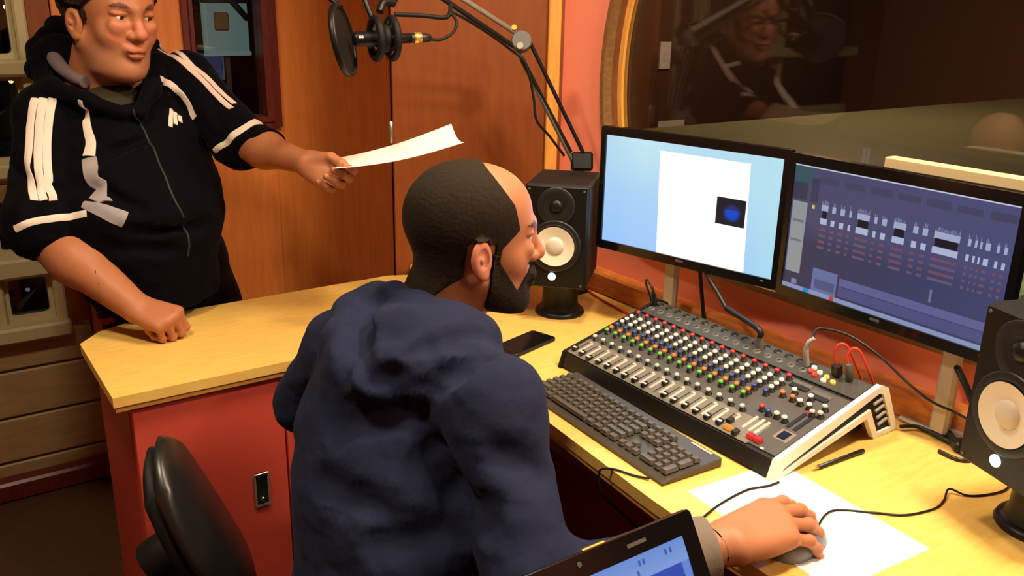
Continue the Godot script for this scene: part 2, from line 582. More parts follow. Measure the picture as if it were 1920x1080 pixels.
func build_back_wall() -> void:
	var z := -2.91
	# wall pieces round the openings: window x -1.4..0.333, y 0.52..2.1; door x 0.37..1.5
	struct("wall_back", box(Vector3(0.06, 1.98, 0.12), 0.0), M.panel, null, T(Vector3(0.38, 1.52, z - 0.062)))
	var wb := struct("wall_back_right", box(Vector3(0.2, 2.5, 0.12), 0.0), M.panel, null, T(Vector3(1.6, 1.25, z - 0.06)))
	wb.name = "wall_back_001"
	var wt := struct("wall_back_top", box(Vector3(1.12, 0.4, 0.12), 0.0), M.panel, null, T(Vector3(0.955, 2.3, z - 0.06)))
	wt.name = "wall_back_002"
	var wl := struct("wall_back_low", box(Vector3(2.36, 0.53, 0.1), 0.0), M.cream, null, T(Vector3(-0.77, 0.265, z - 0.07)))
	wl.name = "wall_back_003"
	var wu := struct("wall_back_up", box(Vector3(2.3, 0.42, 0.1), 0.0), M.cream, null, T(Vector3(-0.8, 2.29, z - 0.07)))
	wu.name = "wall_back_004"
	# boards below the window
	var y := 0.0
	for hgt in [0.099, 0.149, 0.154, 0.112]:
		put("plank", box(Vector3(2.36, hgt - 0.008, 0.022), 0.004), M.board, wl, T(Vector3(0.0, y + hgt / 2 - 0.265, 0.06)))
		y += hgt
	struct("baseboard_back", box(Vector3(2.36, 0.065, 0.06), 0.008), M.darkframe, null, T(Vector3(-0.77, 0.0325, z + 0.04)))
	# cream window: stiles, sills and panes
	var w := Node3D.new()
	w.name = "window_2"
	w.set_meta("kind", "structure")
	add_child(w)
	put("stile", box(Vector3(0.032, 1.6, 0.06), 0.006), M.cream, w, T(Vector3(0.332, 1.31, z - 0.02)))
	for x in [0.17, -0.02, -0.21, -0.4]:
		put("mullion", box(Vector3(0.03, 1.6, 0.05), 0.006), M.cream, w, T(Vector3(x, 1.31, z - 0.022)))
	for s in [[0.525, 0.05, 0.09], [0.728, 0.06, 0.08], [1.012, 0.045, 0.06], [1.305, 0.045, 0.09], [1.62, 0.05, 0.06], [1.9, 0.05, 0.06]]:
		put("sill", box(Vector3(1.3, s[1], s[2]), 0.008), M.cream, w, T(Vector3(-0.3, s[0], z - 0.03 + s[2] * 0.35)))
	for k in 5:
		var y0: float = [0.55, 0.758, 1.034, 1.327, 1.645][k]
		var y1: float = [0.698, 0.99, 1.283, 1.595, 1.875][k]
		for j in 4:
			var x1: float = 0.317 - 0.19 * j - (0.0 if j == 0 else 0.0)
			var o := rrect(0.135, y1 - y0, 0.004, 2)
			var i2 := rrect(0.105, y1 - y0 - 0.03, 0.012, 2)
			put("pane_rim", ring_prism(o, i2, -0.01, 0.012), M.cream, w, T(Vector3(x1 - 0.066, (y0 + y1) / 2, z - 0.03)))
			put("pane", box(Vector3(0.13, y1 - y0, 0.004), 0.0), M.glass, w, T(Vector3(x1 - 0.066, (y0 + y1) / 2, z - 0.036)))
	# night garden behind the cream window
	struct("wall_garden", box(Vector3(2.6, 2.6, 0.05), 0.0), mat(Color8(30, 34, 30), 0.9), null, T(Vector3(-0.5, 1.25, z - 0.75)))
	var hb := thing("conifer_hedge", "dark green conifer hedge behind the cream window", "hedge", Vector3(-0.02, 0.0, z - 0.45))
	var hm := mat(Color8(40, 66, 52), 0.8)
	var st := begin()
	rng.seed = 3
	for i in 700:
		var p := Vector3(rng.randf_range(-0.85, 0.27), rng.randf_range(0.1, 1.9), rng.randf_range(-0.12, 0.16))
		var d := Vector3(rng.randf_range(-1, 1), rng.randf_range(-0.2, 1), rng.randf_range(-0.3, 1)).normalized()
		var s := d.cross(Vector3(0.2, 0.3, 1)).normalized() * 0.012
		var n := s.cross(d)
		tri(st, p - s, p + s, p + d * 0.11, n)
		tri(st, p - s + n * 0.004, p + d * 0.11, p - s * 0.2 + n * 0.018, -s)
	var fo := put("foliage", done(st), hm, hb)
	fo.set_meta("kind", "stuff")
	put("trunk", cyl(0.04, 1.8, 10, 0.02), M.reveal, hb, T(Vector3(0.05, 0, 0)))
	put("trunk", cyl(0.04, 1.7, 10, 0.02), M.reveal, hb, T(Vector3(-0.4, 0, 0)))
	var k := 0
	for q in [Vector3(0.311, 1.468, -2.99), Vector3(0.318, 1.389, -2.99), Vector3(0.296, 1.262, -2.99), Vector3(0.24, 1.52, -3.05), Vector3(0.255, 0.63, -2.99), Vector3(0.10, 1.43, -3.05)]:
		var lb: String = ["warm fairy light in the top pane of the cream window, the biggest one", "fairy light near the right edge of the top cream pane, second one down", "fairy light at the top of the pane below the upper cream sill", "fairy light high behind the top cream pane, out to the left", "faint fairy light in the low dark pane beside the man's elbow", "fairy light behind the cream window far left"][k]
		var fl := thing("fairy_light", lb, "fairy light", q, 0.0, "fairy lights behind the cream window")
		put("bulb", lathe([Vector2(0, -0.007), Vector2(0.005, -0.005), Vector2(0.0072, 0), Vector2(0.005, 0.005), Vector2(0, 0.007)], 12), glow(Color(1.0, 0.9, 0.62) if k != 4 else Color(0.5, 0.5, 0.6), [3.0, 1.6, 1.3, 1.5, 0.4, 1.3][k]), fl)
		put("socket", cyl(0.004, 0.012, 8), M.black, fl, T(Vector3(0, 0.006, 0)))
		k += 1
	# the wooden door with its narrow dark red vision panel
	var d := Node3D.new()
	d.name = "door_1"
	d.set_meta("kind", "structure")
	add_child(d)
	var fx0 := 0.775
	var fx1 := 1.072
	var yb := 1.095
	put("door_leaf", box(Vector3(fx0 + 0.02 - 0.415, 2.08, 0.045), 0.003), M.door, d, T(Vector3((0.415 + fx0 + 0.02) / 2, 1.05, z - 0.03)))
	put("door_leaf", box(Vector3(1.49 - fx1 + 0.02, 2.08, 0.045), 0.003), M.door, d, T(Vector3((1.49 + fx1 - 0.02) / 2, 1.05, z - 0.03)))
	put("door_leaf", box(Vector3(fx1 - fx0 - 0.04, yb - 0.01, 0.045), 0.0), M.door, d, T(Vector3((fx0 + fx1) / 2, (yb - 0.01) / 2 + 0.01, z - 0.03)))
	put("door_leaf", box(Vector3(fx1 - fx0 - 0.04, 0.2, 0.045), 0.0), M.door, d, T(Vector3((fx0 + fx1) / 2, 1.99, z - 0.03)))
	var outer := PackedVector2Array([Vector2(fx0, yb), Vector2(fx1, yb), Vector2(fx1, 1.91), Vector2(fx0, 1.91)])
	var inner := PackedVector2Array([Vector2(fx0 + 0.03, yb + 0.038), Vector2(fx1 - 0.052, yb + 0.038), Vector2(fx1 - 0.052, 1.86), Vector2(fx0 + 0.03, 1.86)])
	var inner2 := PackedVector2Array([Vector2(fx0 + 0.018, yb + 0.02), Vector2(fx1 - 0.028, yb + 0.02), Vector2(fx1 - 0.028, 1.88), Vector2(fx0 + 0.018, 1.88)])
	put("vision_frame", ring_prism(outer, inner, -0.06, 0.012), M.darkframe, d, T(Vector3(0, 0, z)))
	put("vision_bead", ring_prism(inner2, inner, 0.012, 0.02), M.darkframe, d, T(Vector3(0, 0, z)))
	put("pane", box(Vector3(inner[1].x - inner[0].x, 0.73, 0.006), 0.0), M.glass, d, T(Vector3((inner[0].x + inner[1].x) / 2, 1.497, z - 0.03)))
	# dim passage behind the door, with a pale teal lit window on its far side
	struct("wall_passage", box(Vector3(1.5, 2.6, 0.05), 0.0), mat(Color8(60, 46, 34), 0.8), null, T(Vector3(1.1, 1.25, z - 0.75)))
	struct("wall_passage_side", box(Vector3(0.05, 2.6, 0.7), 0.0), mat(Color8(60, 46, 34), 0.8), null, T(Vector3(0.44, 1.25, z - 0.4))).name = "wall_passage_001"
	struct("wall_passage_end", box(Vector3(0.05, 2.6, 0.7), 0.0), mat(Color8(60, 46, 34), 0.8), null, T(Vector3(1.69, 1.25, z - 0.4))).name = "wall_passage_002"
	var tw := thing("passage_window", "pale teal lit window with crossing bars seen through the door's glass", "window", Vector3(0.97, 1.62, z - 0.2))
	put("light_panel", box(Vector3(0.155, 0.60, 0.01), 0.002), glow(Color8(96, 120, 116), 0.55), tw)
	for by in [-0.295, -0.11, 0.06, 0.295]:
		put("bar", box(Vector3(0.16, 0.014, 0.014), 0.002), glow(Color8(110, 134, 128), 0.5), tw, T(Vector3(0, by, 0.008)))
	put("shade_bar", box(Vector3(0.17, 0.02, 0.012), 0.003), M.blacksoft, tw, T(Vector3(0.02, -0.12, 0.014), Basis(Vector3(0, 0, 1), -0.85)))
	put("shade_bar", box(Vector3(0.16, 0.012, 0.012), 0.003), M.blacksoft, tw, T(Vector3(0.0, -0.125, 0.012)))
	put("shade_patch", box(Vector3(0.05, 0.06, 0.012), 0.006), mat(Color8(92, 74, 50), 0.8), tw, T(Vector3(-0.015, -0.19, 0.012)))
	put("upright", box(Vector3(0.012, 0.60, 0.014), 0.002), glow(Color8(110, 134, 128), 0.5), tw, T(Vector3(-0.07, 0, 0.008)))
	put("stand", box(Vector3(0.02, 0.4, 0.02), 0.002), M.black, tw, T(Vector3(0, -0.5, -0.01)))

func build_other_room() -> void:
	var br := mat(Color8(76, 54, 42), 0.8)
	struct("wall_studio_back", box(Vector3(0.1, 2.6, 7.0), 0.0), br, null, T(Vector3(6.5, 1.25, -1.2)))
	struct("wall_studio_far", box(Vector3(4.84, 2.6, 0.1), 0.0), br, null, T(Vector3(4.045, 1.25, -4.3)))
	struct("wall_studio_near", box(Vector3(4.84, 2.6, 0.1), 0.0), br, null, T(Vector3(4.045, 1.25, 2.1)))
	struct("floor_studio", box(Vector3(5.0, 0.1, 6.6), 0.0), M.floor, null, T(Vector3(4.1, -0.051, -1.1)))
	var sl := OmniLight3D.new()
	sl.name = "studio_lamp_light"
	sl.light_color = Color(1.0, 0.8, 0.6)
	sl.light_energy = 1.3
	sl.light_size = 0.08
	sl.omni_range = 8.0
	sl.omni_attenuation = 2.0
	sl.shadow_enabled = true
	sl.position = Vector3(3.9, 2.35, -2.8)
	add_child(sl)
	var lp := thing("studio_lamp", "small round ceiling lamp in the dark room beyond the glass", "lamp", Vector3(3.9, 2.5, -2.8))
	put("globe", lathe([Vector2(0, -0.09), Vector2(0.04, -0.08), Vector2(0.055, -0.05), Vector2(0.04, -0.02), Vector2(0.03, 0)], 20), glow(Color(1.0, 0.8, 0.6), 0.6), lp)
	var gc := thing("studio_counter", "pale green counter in the dark room beyond the glass", "counter", Vector3(4.05, 0, -1.8))
	put("top", box(Vector3(4.7, 0.04, 2.1), 0.006), mat(Color8(116, 128, 100), 0.6), gc, T(Vector3(0, 0.98, 0)))
	put("front", box(Vector3(4.6, 0.95, 2.0), 0.004), br, gc, T(Vector3(0, 0.48, 0)))
	var sw := thing("light_switch", "small pale light switch on the dark wall beyond the glass", "switch", on_z(1246, 104, -4.242))
	put("plate", box(Vector3(0.095, 0.17, 0.02), 0.003), M.switch, sw)
	put("rocker", box(Vector3(0.04, 0.07, 0.01), 0.003), M.switch, sw, T(Vector3(0, 0, 0.01)))
	var nt := put("wall_notice", box(Vector3(0.24, 0.10, 0.006), 0.001), M.switch, null, T(on_z(1258, 240, -4.247)))
	tag(nt, "pale notice low on the dark wall beyond the glass, just above the bright monitor", "notice")
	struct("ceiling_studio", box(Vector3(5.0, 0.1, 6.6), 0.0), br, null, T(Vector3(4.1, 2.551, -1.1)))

# ---------------------------------------------------------------- desk
func desk_poly() -> PackedVector2Array:
	var c := Curve2D.new()
	var p := PackedVector2Array()
	for q in [[0.264, -1.737], [0.60, -1.737]]:
		p.append(Vector2(q[0], q[1]))
	var ctl := [Vector3(0.60, 0, -1.737), Vector3(0.78, 0, -1.71), Vector3(0.89, 0, -1.58), Vector3(0.933, 0, -1.42), Vector3(0.931, 0, -1.253), Vector3(0.912, 0, -1.02), Vector3(0.899, 0, -0.837), Vector3(0.90, 0, -0.6), Vector3(0.90, 0, 0.45)]
	var s := smooth_path(ctl, 4)
	for i in range(1, s.size()):
		p.append(Vector2(s[i].x, s[i].z))
	for q in [[1.558, 0.45], [1.558, -1.985], [1.13, -2.183], [1.10, -2.197], [0.66, -2.193], [0.504, -2.19], [0.393, -2.176], [0.315, -2.142], [0.264, -2.081]]:
		p.append(Vector2(q[0], q[1]))
	return p

func build_desk() -> void:
	var t := thing("desk_worktop", "long L-shaped yellow birch worktop under the mixer, keyboard and fist", "desk")
	var poly := desk_poly()
	# prism x, y -> world x, z ; drawn out along -y
	var xf := Transform3D(Basis(Vector3(1, 0, 0), Vector3(0, 0, 1), Vector3(0, -1, 0)), Vector3(0, 0.75, 0))
	var st := begin()
	add_prism(st, poly, 0.0, 0.022, xf, 0.0025)
	put("top_panel", done(st), M.desk, t)
	var st2 := begin()
	var rim := PackedVector3Array()
	for i in range(0, poly.size()):
		if poly[i].x < 1.0 and (poly[i].y > -2.08 or poly[i].x < 0.4):
			rim.append(Vector3(poly[i].x, 0, poly[i].y))
	# darker solid edge strip under the front lip
	var big := Geometry2D.offset_polygon(poly, -0.004)
	var sm := Geometry2D.offset_polygon(poly, -0.03)
	add_prism(st2, big[0], 0.0221, 0.034, xf)
	put("edge_strip", done(st2), M.deskedge, t)
	var u := thing("desk_underframe", "dark red panels standing under the right wing of the desk", "desk frame")
	var st3 := begin()
	add_box(st3, Vector3(0.02, 0.045, 1.62), T(Vector3(0.965, 0.694, -0.42)), 0.002)
	put("front_rail", done(st3), M.darkred, u)
	var st4 := begin()
	add_box(st4, Vector3(0.02, 0.715, 2.3), T(Vector3(1.40, 0.3575, -0.72)), 0.002)
	put("back_panel", done(st4), M.darkred, u)
	put("end_panel", box(Vector3(0.48, 0.715, 0.03), 0.003), M.darkred, u, T(Vector3(1.22, 0.3575, 0.38)))
	# the red cabinet that carries the left wing
	var c := thing("pedestal_cabinet", "red painted cabinet under the left end of the worktop", "cabinet", Vector3(0.296, 0, -1.752))
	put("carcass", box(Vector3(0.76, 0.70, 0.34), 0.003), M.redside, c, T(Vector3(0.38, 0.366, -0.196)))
	put("front_panel", box(Vector3(0.44, 0.70, 0.02), 0.002), M.red, c, T(Vector3(0.54, 0.363, -0.0145)))
	var dr := put("door", box(Vector3(0.313, 0.70, 0.022), 0.002), M.red, c, T(Vector3(0.1585, 0.363, -0.012)))
	var hp := put("flush_pull", ring_prism(rrect(0.034, 0.084, 0.003, 2), rrect(0.026, 0.072, 0.003, 2), 0.0, 0.004), M.silver, dr, T(Vector3(0.0945, 0.086, 0.011)))
	put("pull_recess", box(Vector3(0.027, 0.074, 0.004), 0.001), M.black, dr, T(Vector3(0.0945, 0.086, 0.0115)))
	put("pull_lip", box(Vector3(0.03, 0.008, 0.006), 0.001), M.chrome, dr, T(Vector3(0.0945, 0.124, 0.013)))
	put("pull_button", cyl(0.006, 0.006, 12), M.chrome, dr, T(Vector3(0.0945, 0.062, 0.0125), Basis(Vector3(1, 0, 0), PI / 2)))
	put("kickboard", box(Vector3(0.74, 0.04, 0.28), 0.002), M.darkred, c, T(Vector3(0.38, 0.0, -0.2) + Vector3(0, 0.0202, 0)))

# ---------------------------------------------------------------- loudspeakers
func make_speaker(pos: Vector3, yaw: float, label: String, slabel: String) -> void:
	var s := thing("speaker_stand", slabel, "stand", Vector3(pos.x, 0.75, pos.z), yaw, "black speaker stands")
	put("base", lathe([Vector2(0, 0), Vector2(0.062, 0), Vector2(0.064, 0.004), Vector2(0.06, 0.012), Vector2(0.05, 0.015), Vector2(0, 0.016)], 32), M.satin, s)
	put("column", lathe([Vector2(0.052, 0.014), Vector2(0.046, 0.03), Vector2(0.045, 0.08), Vector2(0.05, 0.088), Vector2(0, 0.089)], 32), M.satin, s)
	put("plate", box(Vector3(0.12, 0.006, 0.14), 0.002), M.satin, s, T(Vector3(0, 0.0912, 0)))
	var o := thing("studio_monitor_speaker", label, "speaker", Vector3(pos.x, 0.8445, pos.z), yaw, "black studio speakers")
	var h := 0.256
	put("body", box(Vector3(0.155, h, 0.2), 0.006), M.blacksoft, o, T(Vector3(0, h / 2, 0)))
	put("baffle", box(Vector3(0.15, h - 0.006, 0.006), 0.003), M.satin, o, T(Vector3(0, h / 2, 0.1015)))
	var zr := Basis(Vector3(1, 0, 0), PI / 2)
	# woofer: rim, surround, white cone, cap
	put("woofer_rim", lathe([Vector2(0.052, 0.0), Vector2(0.064, 0.0), Vector2(0.064, 0.004), Vector2(0.061, 0.006), Vector2(0.053, 0.005)], 40), M.black, o, T(Vector3(0, 0.108, 0.104), zr))
	put("surround", lathe([Vector2(0.056, 0.002), Vector2(0.053, 0.006), Vector2(0.049, 0.006), Vector2(0.0455, 0.001)], 40), M.rubber, o, T(Vector3(0, 0.108, 0.104), zr))
	put("cone", lathe([Vector2(0.0485, 0.0035), Vector2(0.046, 0.003), Vector2(0.034, -0.0004), Vector2(0.02, -0.0030)], 40), M.cone, o, T(Vector3(0, 0.108, 0.1085), zr))
	put("dust_cap", lathe([Vector2(0.0225, -0.003), Vector2(0.02, 0.001), Vector2(0.012, 0.0036), Vector2(0, 0.0045)], 32), mat(Color8(206, 196, 180), 0.45), o, T(Vector3(0, 0.108, 0.1085), zr))
	# tweeter in its waveguide
	put("waveguide", lathe([Vector2(0.046, 0.003), Vector2(0.044, 0.005), Vector2(0.03, 0.0025), Vector2(0.016, 0.0012)], 40), M.black, o, T(Vector3(0, 0.205, 0.1038), zr))
	put("tweeter_dome", lathe([Vector2(0.016, 0.0), Vector2(0.014, 0.005), Vector2(0.008, 0.008), Vector2(0, 0.009)], 24), M.satin, o, T(Vector3(0, 0.205, 0.104), zr))
	put("power_light", cyl(0.0095, 0.003, 20), glow(Color(0.86, 1.0, 0.97), 2.6), o, T(Vector3(-0.005, 0.031, 0.104), zr))
	for x in [-1, 1]:
		for y in [0.012, h - 0.012]:
			put("corner_screw", cyl(0.003, 0.002, 10), M.grey, o, T(Vector3(0.066 * x, y, 0.104), zr))

func build_speakers() -> void:
	make_speaker(Vector3(1.331, 0, -1.685), deg_to_rad(-47.7), "black studio speaker with white woofer cone beside the seated man's face", "short black round stand under the left speaker")
	make_speaker(Vector3(1.35, 0, -0.5), atan2(-0.945, -0.33), "black studio speaker with white cone at the right edge of the desk", "short black round stand under the right speaker")

# ---------------------------------------------------------------- monitors
func fill(im: Image, x0: float, y0: float, x1: float, y1: float, c: Color) -> void:
	var w := im.get_width()
	var h := im.get_height()
	im.fill_rect(Rect2i(int(x0 * w), int(y0 * h), maxi(1, int((x1 - x0) * w)), maxi(1, int((y1 - y0) * h))), c)

func desktop_image() -> Image:
	var im := Image.create(640, 360, false, Image.FORMAT_RGB8)
	for y in 360:
		for x in 640:
			var u := x / 640.0
			var v := y / 360.0
			var c := Color8(176, 212, 232).lerp(Color8(150, 192, 240), clampf(v * 1.1 - u * 0.3, 0, 1)).lerp(Color8(190, 226, 232), clampf(1.0 - absf(u - 0.25) * 4.0, 0, 1) * clampf(1.0 - v * 2.0, 0, 1))
			c = c.lerp(Color8(172, 222, 226), clampf((u - 0.75) * 3.0, 0, 1) * 0.7)
			im.set_pixel(x, y, c)
	for y in range(40, 360):
		var v := y / 360.0
		im.fill_rect(Rect2i(int(lerpf(213, 226, v)), y, 319, 1), Color8(255, 255, 255))
	fill(im, 0.675, 0.41, 0.83, 0.63, Color8(22, 26, 34))
	for y in range(150, 226):
		for x in range(434, 530):
			var d := Vector2((x - 486) / 34.0, (y - 188) / 30.0)
			var e := 1.0 - d.length()
			if e > 0:
				im.set_pixel(x, y, Color8(22, 26, 34).lerp(Color8(14, 66, 190) if d.y > -0.3 else Color8(40, 40, 110), minf(e * 2.2, 1.0)))
	return im

func daw_image() -> Image:
	var im := Image.create(640, 360, false, Image.FORMAT_RGB8)
	for y in 360:
		for x in 640:
			var u := x / 640.0
			var v := y / 360.0
			im.set_pixel(x, y, Color8(80, 80, 114).lerp(Color8(58, 60, 88), clampf((v - 0.45) * 6.0, 0, 1)).lerp(Color8(84, 90, 150), u * 0.5))
	fill(im, 0, 0, 1, 0.05, Color8(216, 222, 240))
	fill(im, 0.955, 0.0, 1, 0.03, Color8(230, 120, 110))
	fill(im, 0, 0.05, 0.1, 0.17, Color8(60, 92, 104))
	fill(im, 0, 0.17, 0.08, 0.3, Color8(62, 62, 88))
	fill(im, 0.01, 0.315, 0.09, 0.86, Color8(158, 164, 168))
	fill(im, 0.02, 0.45, 0.08, 0.47, Color8(120, 126, 140))
	fill(im, 0.02, 0.6, 0.08, 0.62, Color8(120, 126, 140))
	fill(im, 0.1, 0.12, 0.14, 0.3, Color8(64, 66, 96))
	for k in 7:
		fill(im, 0.14 + k * 0.125, 0.1 + 0.008 * (k % 2), 0.24 + k * 0.125, 0.155, Color8(72, 74, 106))
	fill(im, 0.113, 0.32, 0.13, 0.35, Color8(220, 220, 80))
	var clips := [[0.165, 0.2], [0.22, 0.24], [0.262, 0.285], [0.305, 0.318], [0.345, 0.405], [0.425, 0.44], [0.462, 0.485], [0.515, 0.57], [0.6, 0.622], [0.642, 0.665], [0.69, 0.795], [0.825, 0.838], [0.852, 0.862], [0.873, 0.882], [0.893, 0.912], [0.935, 0.946], [0.962, 0.975]]
	rng.seed = 5
	for c in clips:
		fill(im, c[0], 0.3, c[1], 0.35, Color8(176, 186, 220))
		if c[1] - c[0] > 0.03:
			fill(im, c[0] + 0.006, 0.345, c[1] - 0.004, 0.4, Color8(22, 24, 40))
		fill(im, c[0], 0.4, c[1], 0.445, Color8(190, 200, 232))
		for r in 4:
			fill(im, c[0], 0.475 + r * 0.045, c[1], 0.497 + r * 0.045, Color8(124, 84, 104) if r % 2 == 0 else Color8(112, 92, 120))
		for j in int((c[1] - c[0]) * 200):
			var h := rng.randf_range(0.0, 0.03)
			fill(im, c[0] + j / 200.0, 0.295 - h, c[0] + j / 200.0 + 0.003, 0.3, Color8(176, 186, 220))
	fill(im, 0.71, 0.69, 0.722, 0.78, Color8(118, 120, 168))
	fill(im, 0.16, 0.78, 0.29, 0.97, Color8(110, 122, 176))
	fill(im, 0.175, 0.86, 0.28, 0.93, Color8(84, 94, 140))
	fill(im, 0.3, 0.8, 1.0, 0.86, Color8(104, 106, 160))
	fill(im, 0.3, 0.865, 1.0, 0.94, Color8(86, 88, 140))
	fill(im, 0, 0.955, 1, 1, Color8(150, 164, 206))
	fill(im, 0.12, 0.955, 0.15, 1, Color8(40, 150, 210))
	fill(im, 0.26, 0.955, 0.285, 1, Color8(220, 70, 70))
	fill(im, 0.05, 0.91, 0.08, 0.95, Color8(130, 140, 180))
	return im

func screen_mat(im: Image, e: float) -> StandardMaterial3D:
	var m := mat(Color8(10, 10, 12), 0.3)
	m.emission_enabled = true
	m.emission = Color.WHITE
	m.emission_operator = BaseMaterial3D.EMISSION_OP_MULTIPLY
	m.emission_texture = ImageTexture.create_from_image(im)
	m.emission_energy_multiplier = e
	return m

func make_monitor(called: String, pos: Vector3, yaw: float, w: float, h: float, im: Image, e: float, lc: Color, le: float, label: String, px: float) -> Node3D:
	var o := thing(called, label, "monitor", Vector3(pos.x, 0.75, pos.z), yaw)
	var y := pos.y - 0.75
	var bz := 0.014
	put("bezel", ring_prism(rrect(w + bz * 2, h + bz * 2 + 0.012, 0.006, 3), rrect(w, h, 0.001, 3), -0.012, 0.006), M.gloss, o, T(Vector3(0, y - 0.004, 0)))
	put("screen", sheet(w + 0.002, h + 0.014), screen_mat(im, e), o, T(Vector3(0, y - 0.001, 0.001)))
	var bk := begin()
	add_box(bk, Vector3(w - 0.012, h + 0.02, 0.014), T(Vector3(0, y - 0.004, -0.018)), 0.005)
	add_box(bk, Vector3(w * 0.6, h * 0.6, 0.016), T(Vector3(0, y - 0.004, -0.03)), 0.007)
	put("back_shell", done(bk), M.blacksoft, o)
	put("maker_mark", box(Vector3(0.02, 0.005, 0.001), 0.0), M.grey, o, T(Vector3(0, y - h / 2 - 0.011, 0.0062)))
	put("stand_post", box(Vector3(0.036, 0.30, 0.02), 0.006), M.standgrey, o, T(Vector3(px, 0.158, -0.049)))
	put("stand_base", box(Vector3(0.17, 0.01, 0.05), 0.005), M.standgrey, o, T(Vector3(px, 0.0052, -0.070)))
	put("power_button", box(Vector3(0.008, 0.003, 0.002), 0.0005), M.grey, o, T(Vector3(w / 2 - 0.02, y - h / 2 - 0.011, 0.006)))
	var a := AreaLight3D.new()
	a.name = "screen_light"
	a.area_size = Vector2(w, h)
	a.light_color = lc
	a.light_energy = le
	a.shadow_enabled = true
	a.position = Vector3(0, y, 0.012)
	a.rotation.y = PI
	o.add_child(a)
	return o

func build_monitors() -> void:
	make_monitor("computer_monitor", Vector3(1.418, 1.093, -1.359), deg_to_rad(-78.4), 0.452, 0.2543, desktop_image(), 1.1, Color(0.75, 0.9, 1.0), 0.05, "black monitor showing a bright white page on a pale blue desktop", -0.052)
	make_monitor("computer_monitor", Vector3(1.458, 1.089, -0.886), deg_to_rad(-92.0), 0.452, 0.2543, daw_image(), 0.76, Color(0.6, 0.62, 1.0), 0.02, "black monitor showing a dark audio editing timeline with clips", 0.13)
	var cs := put("cardboard_strip", box(Vector3(0.03, 0.02, 0.26), 0.002), mat(Color8(190, 168, 130), 0.8), null, T(Vector3(1.476, 1.2424, -0.79)))
	tag(cs, "long cream cardboard strip lying on top of the timeline monitor", "cardboard strip")

# ---------------------------------------------------------------- mixing desk
func mix_top(u: float, z: float, h := 0.0) -> Vector3:
	return Vector3(u, 0.035 + (u - 0.013) * 0.2536, z) + Vector3(-0.2458, 0.9693, 0) * h

